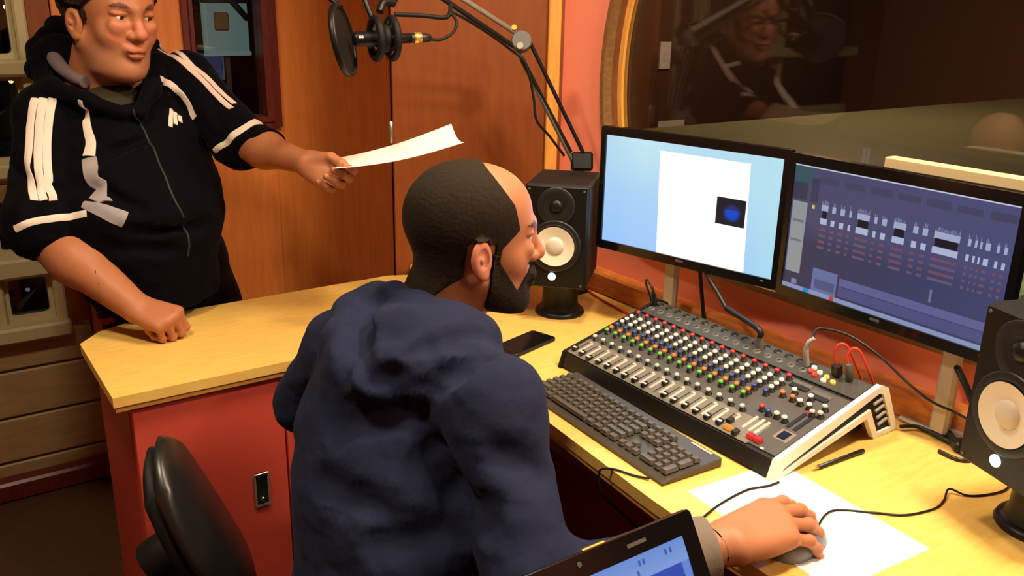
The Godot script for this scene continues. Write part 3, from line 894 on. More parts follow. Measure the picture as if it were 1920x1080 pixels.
func build_mixer() -> void:
	var o := thing("audio_mixer", "wide black audio mixing console with coloured knobs and white side cheeks", "mixer", Vector3(1.104, 0.7505, -1.106))
	var tilt := Basis(Vector3(0, 0, 1), atan(0.2536))
	var body := PackedVector2Array([Vector2(0.004, 0.004), Vector2(0.013, 0.034), Vector2(0.287, 0.1035), Vector2(0.308, 0.093), Vector2(0.34, 0.03), Vector2(0.30, 0.03), Vector2(0.258, 0.055), Vector2(0.06, 0.006)])
	put("chassis", prism(body, -0.282, 0.280, 0.0015), M.black, o)
	put("top_plate", box(Vector3(0.205, 0.0012, 0.558), 0.0005), mat(Color8(70, 66, 60), 0.5), o, Transform3D(tilt, mix_top(0.12, 0, 0.0006)))
	put("jack_plate", box(Vector3(0.056, 0.003, 0.558), 0.001), mat(Color8(58, 55, 50), 0.5), o, Transform3D(tilt, mix_top(0.254, 0, 0.0014)))
	put("fader_plate", box(Vector3(0.066, 0.0006, 0.50), 0.0002), mat(Color8(110, 102, 90), 0.5), o, Transform3D(tilt, mix_top(0.048, -0.03, 0.0014)))
	# side cheeks: white frame, dark inset with slats
	var outer := PackedVector2Array([Vector2(0, 0), Vector2(0.012, 0.036), Vector2(0.287, 0.1075), Vector2(0.312, 0.097), Vector2(0.362, 0.002), Vector2(0.288, 0.0), Vector2(0.257, 0.049), Vector2(0.03, 0.0)])
	var inner := PackedVector2Array([Vector2(0.03, 0.0115), Vector2(0.034, 0.0165), Vector2(0.284, 0.092), Vector2(0.298, 0.088), Vector2(0.342, 0.011), Vector2(0.297, 0.0095), Vector2(0.265, 0.0645), Vector2(0.034, 0.010)])
	for s in [-1, 1]:
		var z0: float = 0.281 * s
		put("side_cheek", ring_prism(outer, inner, z0, z0 + 0.010 * s), M.white if s > 0 else M.blacksoft, o)
		put("cheek_inset", prism(PackedVector2Array([Vector2(0.02, 0.006), Vector2(0.03, 0.022), Vector2(0.286, 0.097), Vector2(0.304, 0.09), Vector2(0.352, 0.006), Vector2(0.292, 0.004), Vector2(0.262, 0.058), Vector2(0.03, 0.006)]), z0, z0 + 0.005 * s), M.blacksoft, o)
		for k in 4:
			var y := 0.030 + 0.0155 * k
			var u := 0.312 - 0.0075 * (k - 1)
			put("vent_slat", box(Vector3(0.040, 0.0058, 0.006), 0.001), M.lightgrey, o, Transform3D(Basis(Vector3(0, 0, 1), 0.27), Vector3(u - 0.0, y, z0 + 0.006 * s)))
	for z in [-0.24, 0.24]:
		for u in [0.05, 0.31]:
			put("foot", cyl(0.009, 0.0285 if u > 0.2 else 0.006, 12), M.rubber, o, T(Vector3(u, 0.0005, z)))
	# knobs: dark skirt with a coloured cap
	var skirt := lathe([Vector2(0.0072, 0), Vector2(0.0066, 0.002), Vector2(0.0052, 0.0025), Vector2(0.0048, 0.0095), Vector2(0, 0.0098)], 14)
	var cap := lathe([Vector2(0.0050, 0.0), Vector2(0.0050, 0.0022), Vector2(0.0040, 0.0038), Vector2(0, 0.0042)], 14)
	var cm := {"red": mat(Color8(196, 44, 44), 0.4), "white": mat(Color8(232, 224, 206), 0.4), "blue": mat(Color8(40, 60, 130), 0.4), "orange": mat(Color8(232, 112, 34), 0.4), "green": mat(Color8(92, 172, 48), 0.4), "grey": mat(Color8(188, 180, 168), 0.4), "yellow": mat(Color8(224, 190, 90), 0.4)}
	var rows := [[0.209, "red"], [0.189, "white"], [0.175, "white"], [0.161, "white"], [0.146, "blue"], [0.130, "orange"], [0.1175, "green"], [0.084, "grey"]]
	var knob := func(u: float, z: float, c: String) -> void:
		var k := put("knob", skirt, M.black, o, Transform3D(tilt, mix_top(u, z, 0.001)))
		put("knob_cap", cap, cm[c], k, T(Vector3(0, 0.0094, 0)))
	var slot := box(Vector3(0.044, 0.0008, 0.0025), 0.0002)
	var scale_m := mat(Color8(176, 166, 152), 0.5)
	var scale_mesh := box(Vector3(0.042, 0.0008, 0.0065), 0.0002)
	var fcap := begin()
	add_prism(fcap, PackedVector2Array([Vector2(-0.008, 0), Vector2(0.008, 0), Vector2(0.006, 0.006), Vector2(0.002, 0.0045), Vector2(-0.002, 0.0045), Vector2(-0.006, 0.006)]), -0.0048, 0.0048, Transform3D.IDENTITY, 0.0006)
	var fm := done(fcap)
	var line := box(Vector3(0.0042, 0.0014, 0.0096), 0.0003)
	var lit := mat(Color8(214, 210, 200), 0.4)
	var btn := box(Vector3(0.005, 0.003, 0.007), 0.0008)
	var jack := lathe([Vector2(0.0035, 0.001), Vector2(0.0042, 0.002), Vector2(0.0062, 0.002), Vector2(0.0085, 0.0)], 12)
	var pots := [0.2, 0.1, 0.0, 0.1, 0.1, 0.1, 0.05, 0.1, 0.1, 0.9, 0.1, 0.05, 0.1, 0.1, 0.1, 0.15]
	for i in 16:
		var z := -0.266 + 0.0278 * i
		for r in rows:
			if r[1] in ["orange", "green"] and i == 15:
				continue
			knob.call(r[0], z, r[1])
		if i < 16:
			put("fader_slot", slot, M.black, o, Transform3D(tilt, mix_top(0.046, z - 0.003, 0.002)))
			put("fader_scale", scale_mesh, scale_m, o, Transform3D(tilt, mix_top(0.049, z + 0.0085, 0.0021)))
			var f := put("fader", fm, M.black, o, Transform3D(tilt, mix_top(0.024 + 0.036 * pots[i], z - 0.003, 0.0045)))
			put("fader_line", line, lit, f, T(Vector3(0, 0.0046, 0)))
			put("button", btn, mat(Color8(196, 188, 176), 0.4) if i % 3 else M.lightgrey, o, Transform3D(tilt, mix_top(0.069, z + 0.004, 0.002)))
			put("jack_socket", jack, M.grey, o, Transform3D(tilt, mix_top(0.247, z, 0.003)))
			put("jack_socket", jack, M.satin, o, Transform3D(tilt, mix_top(0.270, z + 0.004, 0.003)))
	# master section
	for k in [[0.16, 0.178, "orange"], [0.179, 0.189, "white"], [0.160, 0.200, "orange"], [0.158, 0.218, "white"], [0.180, 0.224, "white"], [0.158, 0.238, "white"], [0.105, 0.178, "red"], [0.101, 0.196, "blue"], [0.104, 0.212, "white"], [0.103, 0.230, "white"], [0.145, 0.255, "grey"], [0.15, 0.268, "grey"], [0.17, 0.262, "grey"]]:
		knob.call(k[0], k[1], k[2])
	var rca := lathe([Vector2(0.0052, 0), Vector2(0.0052, 0.006), Vector2(0.0036, 0.007), Vector2(0.003, 0.003)], 12)
	for k in [[0.249, 0.168, "red"], [0.262, 0.166, "white"], [0.255, 0.184, "white"], [0.243, 0.182, "red"], [0.238, 0.205, "white"], [0.250, 0.203, "yellow"], [0.243, 0.222, "yellow"]]:
		put("phono_socket", rca, cm[k[2]], o, Transform3D(tilt, mix_top(k[0], k[1], 0.0025)))
	for k in [[0.212, 0.18], [0.205, 0.228]]:
		put("label_bar", box(Vector3(0.010, 0.001, 0.042), 0.0003), M.grey, o, Transform3D(tilt, mix_top(k[0], k[1], 0.0016)))
		put("usb_slot", box(Vector3(0.012, 0.004, 0.04), 0.001), M.black, o, Transform3D(tilt, mix_top(k[0] - 0.013, k[1] + 0.002, 0.002)))
	for z in [0.243, 0.258]:
		put("master_slot", box(Vector3(0.05, 0.0012, 0.004), 0.0004), M.black, o, Transform3D(tilt, mix_top(0.118, z, 0.0016)))
		put("master_slot_trim", box(Vector3(0.052, 0.0008, 0.009), 0.0003), M.satin, o, Transform3D(tilt, mix_top(0.118, z, 0.0012)))
		put("clip_light", box(Vector3(0.005, 0.003, 0.008), 0.001), cm.red, o, Transform3D(tilt, mix_top(0.148, z, 0.002)))
	put("display", box(Vector3(0.022, 0.0015, 0.018), 0.0005), mat(Color8(18, 20, 44), 0.15), o, Transform3D(tilt, mix_top(0.072, 0.255, 0.002)))
	put("display_frame", box(Vector3(0.03, 0.0012, 0.03), 0.0005), mat(Color8(120, 110, 98), 0.5), o, Transform3D(tilt, mix_top(0.072, 0.255, 0.0012)))
	for z in [0.185, 0.2, 0.212]:
		put("fader_scale", scale_mesh, scale_m, o, Transform3D(tilt, mix_top(0.066, z, 0.0016)))
	var bb := box(Vector3(0.011, 0.008, 0.017), 0.002)
	put("yellow_button", bb, glow(Color8(255, 150, 20), 0.9), o, Transform3D(tilt, mix_top(0.028, 0.170, 0.005))).set_meta("label", "lit amber button")
	for z in [0.216, 0.232]:
		put("red_button", box(Vector3(0.013, 0.009, 0.0145), 0.002), glow(Color8(240, 30, 30), 0.8), o, Transform3D(tilt, mix_top(0.034, z, 0.005))).set_meta("label", "lit red button")
	put("black_fader", fm, M.black, o, Transform3D(tilt, mix_top(0.044, 0.160, 0.005)))
	put("black_fader", fm, M.black, o, Transform3D(tilt, mix_top(0.024, 0.19, 0.005)))
	put("button", btn, lit, o, Transform3D(tilt, mix_top(0.022, 0.25, 0.002)))

# ---------------------------------------------------------------- keyboard
func build_keyboard() -> void:
	var o := thing("computer_keyboard", "long black computer keyboard lying in front of the mixer", "keyboard", Vector3(1.021, 0.7502, -1.115), deg_to_rad(-93.0))
	var w := 0.43
	var d := 0.134
	var prof := PackedVector2Array([Vector2(-d / 2, 0), Vector2(d / 2, 0), Vector2(d / 2, 0.016), Vector2(-d / 2 + 0.018, 0.0105), Vector2(-d / 2, 0.006)])
	# prism x -> keyboard depth (towards the back), y up, z along its length
	var xf := Transform3D(Basis(Vector3(0, 0, -1), Vector3(0, 1, 0), Vector3(1, 0, 0)), Vector3.ZERO)
	var st := begin()
	add_prism(st, prof, -w / 2, w / 2, xf, 0.002)
	put("case", done(st), mat(Color8(62, 57, 50), 0.36), o)
	var km := mat(Color8(84, 77, 68), 0.3)
	var u := (w - 0.016) / 22.5
	var meshes := {}
	var key := func(x: float, row: float, kw: float, kh := 1.0) -> void:
		var id := "%.2f_%.1f" % [kw, kh]
		if not meshes.has(id):
			var a := kw * u - 0.003
			var b := kh * 0.0165 - 0.003
			var s := begin()
			var p := rrect(a, b, 0.0016, 2)
			var q := rrect(a - 0.0045, b - 0.004, 0.0016, 2)
			for i in p.size():
				var j := (i + 1) % p.size()
				quad(s, Vector3(p[i].x, 0, p[i].y), Vector3(p[j].x, 0, p[j].y), Vector3(q[j].x, 0.0065, q[j].y - 0.0006), Vector3(q[i].x, 0.0065, q[i].y - 0.0006), Vector3(p[i].x + p[j].x, 0.002, p[i].y + p[j].y))
				tri(s, Vector3(q[i].x, 0.0065, q[i].y - 0.0006), Vector3(q[j].x, 0.0065, q[j].y - 0.0006), Vector3(0, 0.0058, 0), Vector3.UP)
			meshes[id] = done(s)
		var zz := 0.046 - row * 0.0165 - (kh - 1.0) * 0.5 * 0.0165 * -1.0
		zz = 0.046 - (5.0 - row) * 0.0165 + (kh - 1.0) * 0.00825
		put("key", meshes[id], km, o, Transform3D(Basis(Vector3(1, 0, 0), 0.05), Vector3(-w / 2 + 0.008 + (x + kw / 2) * u, 0.0132 + (0.046 - zz) * 0.052, zz)))
	# rows are counted from the back (0) to the front (5)
	var line := func(row: float, x0: float, ws: Array) -> void:
		var x := x0
		for k in ws:
			if k > 0:
				key.call(x, row, k)
			x += absf(k)
	line.call(-0.15, 0.0, [1, -1, 1, 1, 1, 1, -0.5, 1, 1, 1, 1, -0.5, 1, 1, 1, 1, -0.25, 1, 1, 1])
	line.call(1.0, 0.0, [1, 1, 1, 1, 1, 1, 1, 1, 1, 1, 1, 1, 1, 2, -0.25, 1, 1, 1, -0.25, 1, 1, 1, 1])
	line.call(2.0, 0.0, [1.5, 1, 1, 1, 1, 1, 1, 1, 1, 1, 1, 1, 1, 1.5, -0.25, 1, 1, 1, -0.25, 1, 1, 1])
	key.call(21.5, 2.0, 1.0, 2.0)
	line.call(3.0, 0.0, [1.75, 1, 1, 1, 1, 1, 1, 1, 1, 1, 1, 1, 2.25, -3.5, 1, 1, 1])
	line.call(4.0, 0.0, [2.25, 1, 1, 1, 1, 1, 1, 1, 1, 1, 1, 2.75, -1.25, 1, -1.25, 1, 1, 1])
	key.call(21.5, 4.0, 1.0, 2.0)
	line.call(5.0, 0.0, [1.25, 1.25, 1.25, 6.25, 1.25, 1.25, 1.25, 1.25, -0.25, 1, 1, 1, -0.25, 2, 1])
	put("light_strip", box(Vector3(0.05, 0.0006, 0.006), 0.0002), M.lightgrey, o, T(Vector3(0.17, 0.0163, -0.061)))
	var cb := put("keyboard_cable", tube([Vector3(0.938, 0.754, -0.93), Vector3(0.925, 0.7525, -0.955), Vector3(0.912, 0.753, -0.985), Vector3(0.897, 0.752, -1.0), Vector3(0.893, 0.74, -1.005), Vector3(0.90, 0.70, -1.0), Vector3(0.99, 0.60, -1.0), Vector3(1.15, 0.4, -1.02), Vector3(1.3, 0.1, -1.05), Vector3(1.34, 0.003, -1.05)], 0.002, 8), M.satin)
	tag(cb, "thin dark cable running from the keyboard over the desk edge", "cable")

# ---------------------------------------------------------------- small things on the desk
func build_small_things() -> void:
	var y := 0.7502
	var ph := thing("mobile_phone", "black mobile phone lying face up left of the keyboard", "phone", Vector3(1.118, y, -1.541), deg_to_rad(15.6))
	put("case", remesh(prism(rrect(0.15, 0.073, 0.009, 4), 0.0, 0.0085, 0.0015), Transform3D(Basis(Vector3(1, 0, 0), -PI / 2), Vector3.ZERO)), M.satin, ph)
	put("screen", remesh(prism(rrect(0.143, 0.067, 0.007, 4), 0.0, 0.0006), Transform3D(Basis(Vector3(1, 0, 0), -PI / 2), Vector3(0, 0.0085, 0))), M.gloss, ph)
	put("earpiece", box(Vector3(0.001, 0.0004, 0.012), 0.0), M.grey, ph, T(Vector3(0.066, 0.0092, 0)))
	var pp := put("paper_sheet", box(Vector3(0.207, 0.0004, 0.297), 0.0001), M.paper, null, T(Vector3(1.060, y + 0.0002, -0.715), yawed(deg_to_rad(-4.0))))
	tag(pp, "blank white paper sheet lying under the mouse and hand", "paper")
	# computer mouse under the hand
	var ms := thing("computer_mouse", "grey computer mouse under the seated man's right hand", "mouse", Vector3(0.992, y + 0.0006, -0.672), deg_to_rad(6.0))
	var st := begin()
	var nu := 18
	var nv := 12
	var g := []
	for i in nu + 1:
		var row := []
		var s := -1.0 + 2.0 * i / nu
		var wd := 0.031 * sqrt(maxf(0.0, 1.0 - pow(absf(s), 3.0)))
		var ht := 0.034 * pow(maxf(0.0, 1.0 - pow(absf(s * 0.92 + 0.12), 2.6)), 0.6)
		for j in nv + 1:
			var a := PI * j / nv
			row.append(Vector3(s * 0.056, sin(a) * ht * (1.0 if j > 0 and j < nv else 0.0), cos(a) * wd))
		g.append(row)
	for i in nu:
		for j in nv:
			quad(st, g[i][j], g[i + 1][j], g[i + 1][j + 1], g[i][j + 1], (g[i][j] + g[i + 1][j + 1]) * Vector3(0.4, 1, 1) + Vector3(0, 0.01, 0), 1)
	put("shell", done(st), mat(Color8(108, 112, 122), 0.35), ms)
	put("wheel", lathe([Vector2(0.004, -0.003), Vector2(0.006, -0.002), Vector2(0.006, 0.002), Vector2(0.004, 0.003)], 14), M.rubber, ms, Transform3D(Basis(Vector3(1, 0, 0), PI / 2), Vector3(0.028, 0.0265, 0)))
	var cy := y + 0.0022
	var mc := put("mouse_cable", tube([Vector3(1.048, cy + 0.006, -0.680), Vector3(1.115, cy, -0.702), Vector3(1.167, cy, -0.662), Vector3(1.201, cy, -0.632), Vector3(1.256, cy, -0.617), Vector3(1.295, cy, -0.622), Vector3(1.326, cy + 0.006, -0.632), Vector3(1.342, cy, -0.61), Vector3(1.375, cy, -0.592), Vector3(1.42, cy, -0.585), Vector3(1.456, cy, -0.604), Vector3(1.50, cy, -0.66)], 0.0018, 8, 8), M.satin)
	tag(mc, "thin dark mouse cable curving across the bright desk", "cable")
	var lc := put("charging_cable", tube([Vector3(1.115, cy, -0.806), Vector3(1.089, cy, -0.808), Vector3(1.049, cy, -0.818), Vector3(0.98, cy, -0.812), Vector3(0.93, cy, -0.80), Vector3(0.90, cy + 0.001, -0.79), Vector3(0.891, cy - 0.012, -0.786), Vector3(0.888, cy - 0.08, -0.78), Vector3(0.89, 0.45, -0.74), Vector3(0.86, 0.1, -0.7), Vector3(0.85, 0.003, -0.66)], 0.002, 8, 8), M.satin)
	tag(lc, "dark cable running from the mixer's front corner over the desk edge", "cable")
	var pen := thing("ballpoint_pen", "slim black pen lying beside the mixer's white cheek", "pen", Vector3(1.27, y + 0.004, -0.797), deg_to_rad(-3.0))
	put("barrel", remesh(cyl(0.004, 0.12, 10), Transform3D(Basis(Vector3(0, 0, 1), PI / 2), Vector3(0.06, 0, 0))), M.black, pen)
	put("tip", remesh(cyl(0.0035, 0.014, 10, 0.0008), Transform3D(Basis(Vector3(0, 0, 1), PI / 2), Vector3(-0.06, 0, 0))), M.gold, pen)
	put("clip", box(Vector3(0.035, 0.001, 0.002), 0.0), M.satin, pen, T(Vector3(0.038, 0.0043, 0)))
	# plugs and leads on the mixer: mixer coordinates turned into the room's
	var o := Vector3(1.104, 0.7505, -1.106)
	var up := Vector3(-0.2458, 0.9693, 0)
	var j := o + mix_top(0.262, 0.148)
	var g1 := thing("jack_lead", "black lead with a grey jack plug standing in the mixer's back row", "cable")
	put("plug", tube([j + up * 0.004, j + up * 0.03, j + up * 0.042 + Vector3(0.002, 0, 0)], 0.0055, 12, 4), M.lightgrey, g1)
	put("plug_sleeve", tube([j + up * 0.04, j + up * 0.056 + Vector3(0.004, 0, 0.004), j + up * 0.066 + Vector3(0.012, 0, 0.012)], 0.0042, 10, 4), M.lightgrey, g1)
	put("lead", tube([j + up * 0.064 + Vector3(0.010, 0, 0.010), on_x(1535, 616, 1.395), on_x(1590, 628, 1.41), on_x(1650, 668, 1.43), on_x(1700, 716, 1.45), on_x(1745, 752, 1.47), on_x(1800, 778, 1.49), on_x(1850, 812, 1.49), Vector3(1.49, 0.757, -0.62)], 0.0026, 8, 6), M.black, g1)
	var j2 := o + mix_top(0.262, -0.271)
	var g2 := thing("black_jack_lead", "black lead looping from a jack plug at the mixer's far left corner", "cable")
	put("plug", tube([j2 + up * 0.003, j2 + up * 0.03, j2 + up * 0.034], 0.006, 12, 4), M.black, g2)
	put("plug_sleeve", tube([j2 + up * 0.033, j2 + up * 0.044, j2 + up * 0.05 + Vector3(0, 0, -0.003)], 0.0034, 10, 4), M.black, g2)
	put("lead", tube([j2 + up * 0.048 + Vector3(0, 0, -0.003), j2 + up * 0.062 + Vector3(0.004, 0, -0.018), j2 + up * 0.05 + Vector3(0.012, 0, -0.036), j2 + up * 0.01 + Vector3(0.02, 0, -0.036), j2 + Vector3(0.035, -0.06, -0.025), j2 + Vector3(0.06, -0.0945, -0.02)], 0.0024, 8, 6), M.satin, g2)
	var j3 := o + mix_top(0.262, 0.036)
	var g3 := thing("microphone_lead", "thick black lead with metal plug leaning from under the bright monitor", "cable")
	put("plug", tube([j3 + up * 0.003, j3 + up * 0.02, j3 + up * 0.028], 0.0072, 14, 4), M.silver, g3)
	put("plug_sleeve", tube([j3 + up * 0.027, j3 + up * 0.045 + Vector3(0.002, 0, -0.006), on_x(1362, 578, 1.40)], 0.0062, 12, 4), M.black, g3)
	put("lead", tube([on_x(1362, 578, 1.40), on_x(1345, 548, 1.41), on_x(1328, 520, 1.425), on_x(1315, 490, 1.485), on_x(1312, 500, 1.505), on_x(1320, 600, 1.51)], 0.0048, 10, 5), M.black, g3)
	var ml := put("monitor_lead", tube([on_x(1776, 652, 1.515), on_x(1790, 680, 1.50), on_x(1812, 726, 1.49), on_x(1834, 780, 1.485), on_x(1850, 815, 1.49), Vector3(1.497, 0.757, -0.60)], 0.0062, 10, 5), M.black)
	tag(ml, "thick black lead slanting down from under the timeline monitor", "cable")
	var red := mat(Color8(232, 60, 40), 0.4)
	for k in 2:
		var q := o + mix_top(0.268, 0.212 + 0.026 * k)
		var g4 := thing("red_jack_lead", ["red lead looping from the black plug at the mixer's right back", "red lead looping from the grey plug at the mixer's right back corner"][k], "cable", Vector3.ZERO, 0.0, "red leads at the mixer's right back")
		put("plug", box(Vector3(0.016, 0.024, 0.016), 0.002) if k == 0 else cyl(0.0068, 0.036, 14), M.black if k == 0 else M.grey, g4, Transform3D(Basis(Vector3(0, 0, 1), 0.2536), q + up * (0.016 if k == 0 else 0.004)))
		put("lead", tube([q + up * (0.027 if k == 0 else 0.038), q + up * 0.055 + Vector3(0.0, 0, -0.003), q + up * 0.072 + Vector3(0.006, 0, 0.004), q + up * 0.068 + Vector3(0.014, 0, 0.014), q + up * 0.03 + Vector3(0.03, 0, 0.018), q + up * -0.02 + Vector3(0.05, 0, 0.02), Vector3(q.x + 0.085, 0.7535, q.z + 0.03)], 0.0024, 8, 6), red, g4)
	# power leads and a small adapter behind the mixer's right end
	var ad := thing("power_adapter", "small black adapter among the leads behind the mixer's right end", "adapter", on_y(1795, 835, 0.7502), deg_to_rad(50.0))
	put("body", box(Vector3(0.07, 0.022, 0.036), 0.005), M.black, ad, T(Vector3(0, 0.011, 0)))
	put("strain_relief", remesh(cyl(0.006, 0.025, 10, 0.003), Transform3D(Basis(Vector3(0, 0, 1), PI / 2), Vector3(-0.034, 0.011, 0))), M.black, ad)
	put("rating_label", box(Vector3(0.035, 0.0006, 0.02), 0.0), M.silver, ad, T(Vector3(0.004, 0.0222, 0)))
	var k := 0
	for pts in [[Vector2(1690, 778), Vector2(1730, 792), Vector2(1770, 815), Vector2(1830, 838), Vector2(1880, 850)], [Vector2(1700, 765), Vector2(1750, 775), Vector2(1800, 800), Vector2(1850, 830)], [Vector2(1760, 845), Vector2(1800, 862), Vector2(1845, 862), Vector2(1890, 880)], [Vector2(1688, 800), Vector2(1722, 800), Vector2(1760, 818), Vector2(1790, 832)]]:
		var v := []
		for p in pts:
			v.append(on_y(p.x, p.y, 0.7545 + 0.004 * (k % 2)))
		var c := put("power_lead", tube(v, 0.0036, 8, 6), M.black)
		tag(c, ["black lead lying along the desk from the mixer's back foot to the right speaker", "black lead lying nearest the wall ledge behind the mixer's right end", "short black lead in front of the adapter beside the right speaker", "black lead running from the mixer's back foot to the adapter"][k], "cable")
		k += 1
	var rc := put("red_cable", tube([on_y(1098, 540, 0.753), on_y(1112, 552, 0.753), on_y(1128, 562, 0.753), on_y(1150, 574, 0.753), on_y(1185, 592, 0.753), Vector3(1.475, 0.753, -1.38)], 0.003, 8, 6), mat(Color8(206, 40, 36), 0.4))
	tag(rc, "red cable lying on the desk behind the left speaker's stand", "cable")

# ---------------------------------------------------------------- microphone on its boom arm
func build_boom() -> void:
	var base := Vector3(1.468, 0.75, -1.79)
	var b0 := at(1088, 318, 2.31)
	var j := at(978, 78, 2.2)
	var tip := at(785, -45, 1.97)
	var o := thing("boom_arm", "black jointed boom arm rising behind the left speaker", "boom arm", base)
	var L := func(p: Vector3) -> Vector3: return p - base
	put("clamp", box(Vector3(0.05, 0.012, 0.05), 0.003), M.satin, o, T(Vector3(0, 0.0065, 0)))
	put("post", tube([Vector3(0, 0.01, 0), L.call(b0) * Vector3(0.5, 0.5, 0.5), L.call(b0)], 0.011, 12, 4), M.satin, o)
	put("base_joint", box(Vector3(0.058, 0.05, 0.026), 0.006), M.satin, o, Transform3D(Basis(cr, cu, -cf), L.call(at(1091, 303, 2.31))))
	var bar := func(name: String, p: Vector3, q: Vector3, w: float, h: float, m: Material) -> void:
		var bs := along(q - p)
		put(name, box(Vector3(w, p.distance_to(q), h), 0.002), m, o, Transform3D(bs, L.call((p + q) / 2)))
	bar.call("lower_bar", at(1076, 306, 2.31), at(968, 92, 2.2), 0.011, 0.009, M.grey)
	bar.call("lower_bar", at(1103, 306, 2.31), at(992, 76, 2.2), 0.009, 0.009, M.blacksoft)
	bar.call("upper_bar", at(968, 62, 2.2), tip + cu * 0.012, 0.012, 0.009, M.silver)
	bar.call("upper_bar", at(965, 88, 2.2), tip - cu * 0.014, 0.011, 0.009, M.blacksoft)
	put("spring", tube([L.call(at(1070, 285, 2.3)), L.call(at(1020, 190, 2.25)), L.call(at(978, 108, 2.2))], 0.006, 10, 4), M.satin, o)
	var face := along(-cf)
	put("elbow_joint", cyl(0.026, 0.026, 24), M.grey, o, Transform3D(face, L.call(j) + cf * 0.013))
	put("elbow_bolt", cyl(0.009, 0.006, 16), M.silver, o, Transform3D(face, L.call(at(975, 88, 2.195)) - cf * 0.008))
	put("elbow_bolt", cyl(0.007, 0.006, 16), M.gold, o, Transform3D(face, L.call(at(964, 54, 2.195)) - cf * 0.008))
	put("tip_joint", cyl(0.018, 0.024, 20), M.satin, o, Transform3D(face, L.call(tip) + cf * 0.012))
	var m0 := at(722, 60, 1.925)
	put("drop_bar", tube([L.call(tip), L.call(at(752, -20, 1.95)), L.call(at(735, 8, 1.935))], 0.008, 10, 4), M.satin, o)
	put("side_bar", tube([L.call(at(740, 27, 1.93)), L.call(at(790, 29, 1.95)), L.call(at(838, 32, 1.97)), L.call(at(845, 8, 1.995))], 0.005, 10, 4), M.blacksoft, o)
	var cable := put("microphone_cable", tube([at(803, 73, 1.945), at(828, 74, 1.95), at(850, 60, 1.96), at(856, 40, 1.97), at(845, 22, 1.98), at(870, 34, 2.0), at(915, 62, 2.08), at(960, 95, 2.16), at(985, 118, 2.17), at(1000, 180, 2.2), at(1006, 225, 2.22), at(1030, 255, 2.25), at(1058, 292, 2.28)], 0.0035, 8, 6), M.blacksoft)
	tag(cable, "black microphone cable looping along the boom arm", "cable")
	# microphone in its shock mount, lying along the picture's left-right
	var a := at(662, 73, 1.875)
	var z: Vector3 = at(800, 71, 1.945)
	var d := (z - a).normalized()
	var mb := along(d)
	var mic := thing("microphone", "black studio microphone with a gold ring in a round shock mount", "microphone", a)
	var ln := a.distance_to(z)
	put("body", lathe([Vector2(0, 0.0), Vector2(0.012, 0.001), Vector2(0.015, 0.006), Vector2(0.015, ln * 0.28), Vector2(0.02, ln * 0.33), Vector2(0.02, ln * 0.6), Vector2(0.011, ln * 0.66), Vector2(0.011, ln * 0.78), Vector2(0, ln * 0.785)], 24), M.satin, mic, Transform3D(mb, Vector3.ZERO))
	put("gold_ring", lathe([Vector2(0.0115, ln * 0.82), Vector2(0.0125, ln * 0.83), Vector2(0.0125, ln * 0.91), Vector2(0.0115, ln * 0.92)], 24), M.gold, mic, Transform3D(mb, Vector3.ZERO))
	put("plug", lathe([Vector2(0.0105, ln * 0.77), Vector2(0.0105, ln * 0.96), Vector2(0.008, ln * 1.05), Vector2(0, ln * 1.06)], 20), M.black, mic, Transform3D(mb, Vector3.ZERO))
	put("switch", box(Vector3(0.006, 0.012, 0.004), 0.001), M.chrome, mic, Transform3D(mb, mb * Vector3(0, ln * 0.12, 0) - cf * 0.0155))
	# the mount: two hoops, elastic cords and a yoke
	for s in [0.3, 0.52]:
		var hoop := []
		for k in 33:
			var t := TAU * k / 32
			hoop.append(mb * Vector3(cos(t) * 0.042, ln * s, sin(t) * 0.042))
		put("mount_hoop", tube(hoop, 0.008, 8, 1), M.blacksoft, mic)
	for k in 8:
		var t := TAU * k / 8
		put("elastic_cord", tube([mb * Vector3(cos(t) * 0.042, ln * 0.3, sin(t) * 0.042), mb * Vector3(cos(t + 0.39) * 0.02, ln * 0.42, sin(t + 0.39) * 0.02), mb * Vector3(cos(t + 0.78) * 0.042, ln * 0.52, sin(t + 0.78) * 0.042)], 0.004, 6, 3), M.rubber, mic)
	put("mount_sleeve", lathe([Vector2(0.021, ln * 0.34), Vector2(0.03, ln * 0.35), Vector2(0.03, ln * 0.5), Vector2(0.021, ln * 0.51)], 24), M.blacksoft, mic, Transform3D(mb, Vector3.ZERO))
	put("mount_yoke", tube([at(712, 22, 1.905) - a, at(720, 5, 1.915) - a, at(738, 6, 1.935) - a], 0.009, 10, 4), M.satin, mic)
	put("yoke_arm", tube([at(700, 38, 1.90) - a, at(690, 15, 1.90) - a, at(684, -12, 1.905) - a, at(705, -30, 1.93) - a, at(752, -24, 1.95) - a], 0.006, 10, 4), M.satin, mic)
	# pop filter: a disc before the microphone on a gooseneck from the arm
	var pc := at(643, 76, 1.865)
	var pn := (d - cf * 0.52).normalized()
	var pb := along(pn)
	var pf := thing("pop_filter", "round black pop filter hanging before the microphone", "pop filter", pc)
	put("hoop", lathe([Vector2(0.068, -0.006), Vector2(0.0745, -0.006), Vector2(0.0765, -0.002), Vector2(0.0765, 0.004), Vector2(0.0745, 0.008), Vector2(0.068, 0.008), Vector2(0.068, -0.006)], 40), M.satin, pf, Transform3D(pb, Vector3.ZERO))
	put("mesh_screen", lathe([Vector2(0.069, -0.002), Vector2(0.03, -0.004), Vector2(0, -0.0045)], 32), M.blacksoft, pf, Transform3D(pb, Vector3.ZERO))
	put("mesh_screen", lathe([Vector2(0.069, 0.003), Vector2(0.03, 0.005), Vector2(0, 0.0055)], 32), M.blacksoft, pf, Transform3D(pb, Vector3.ZERO))
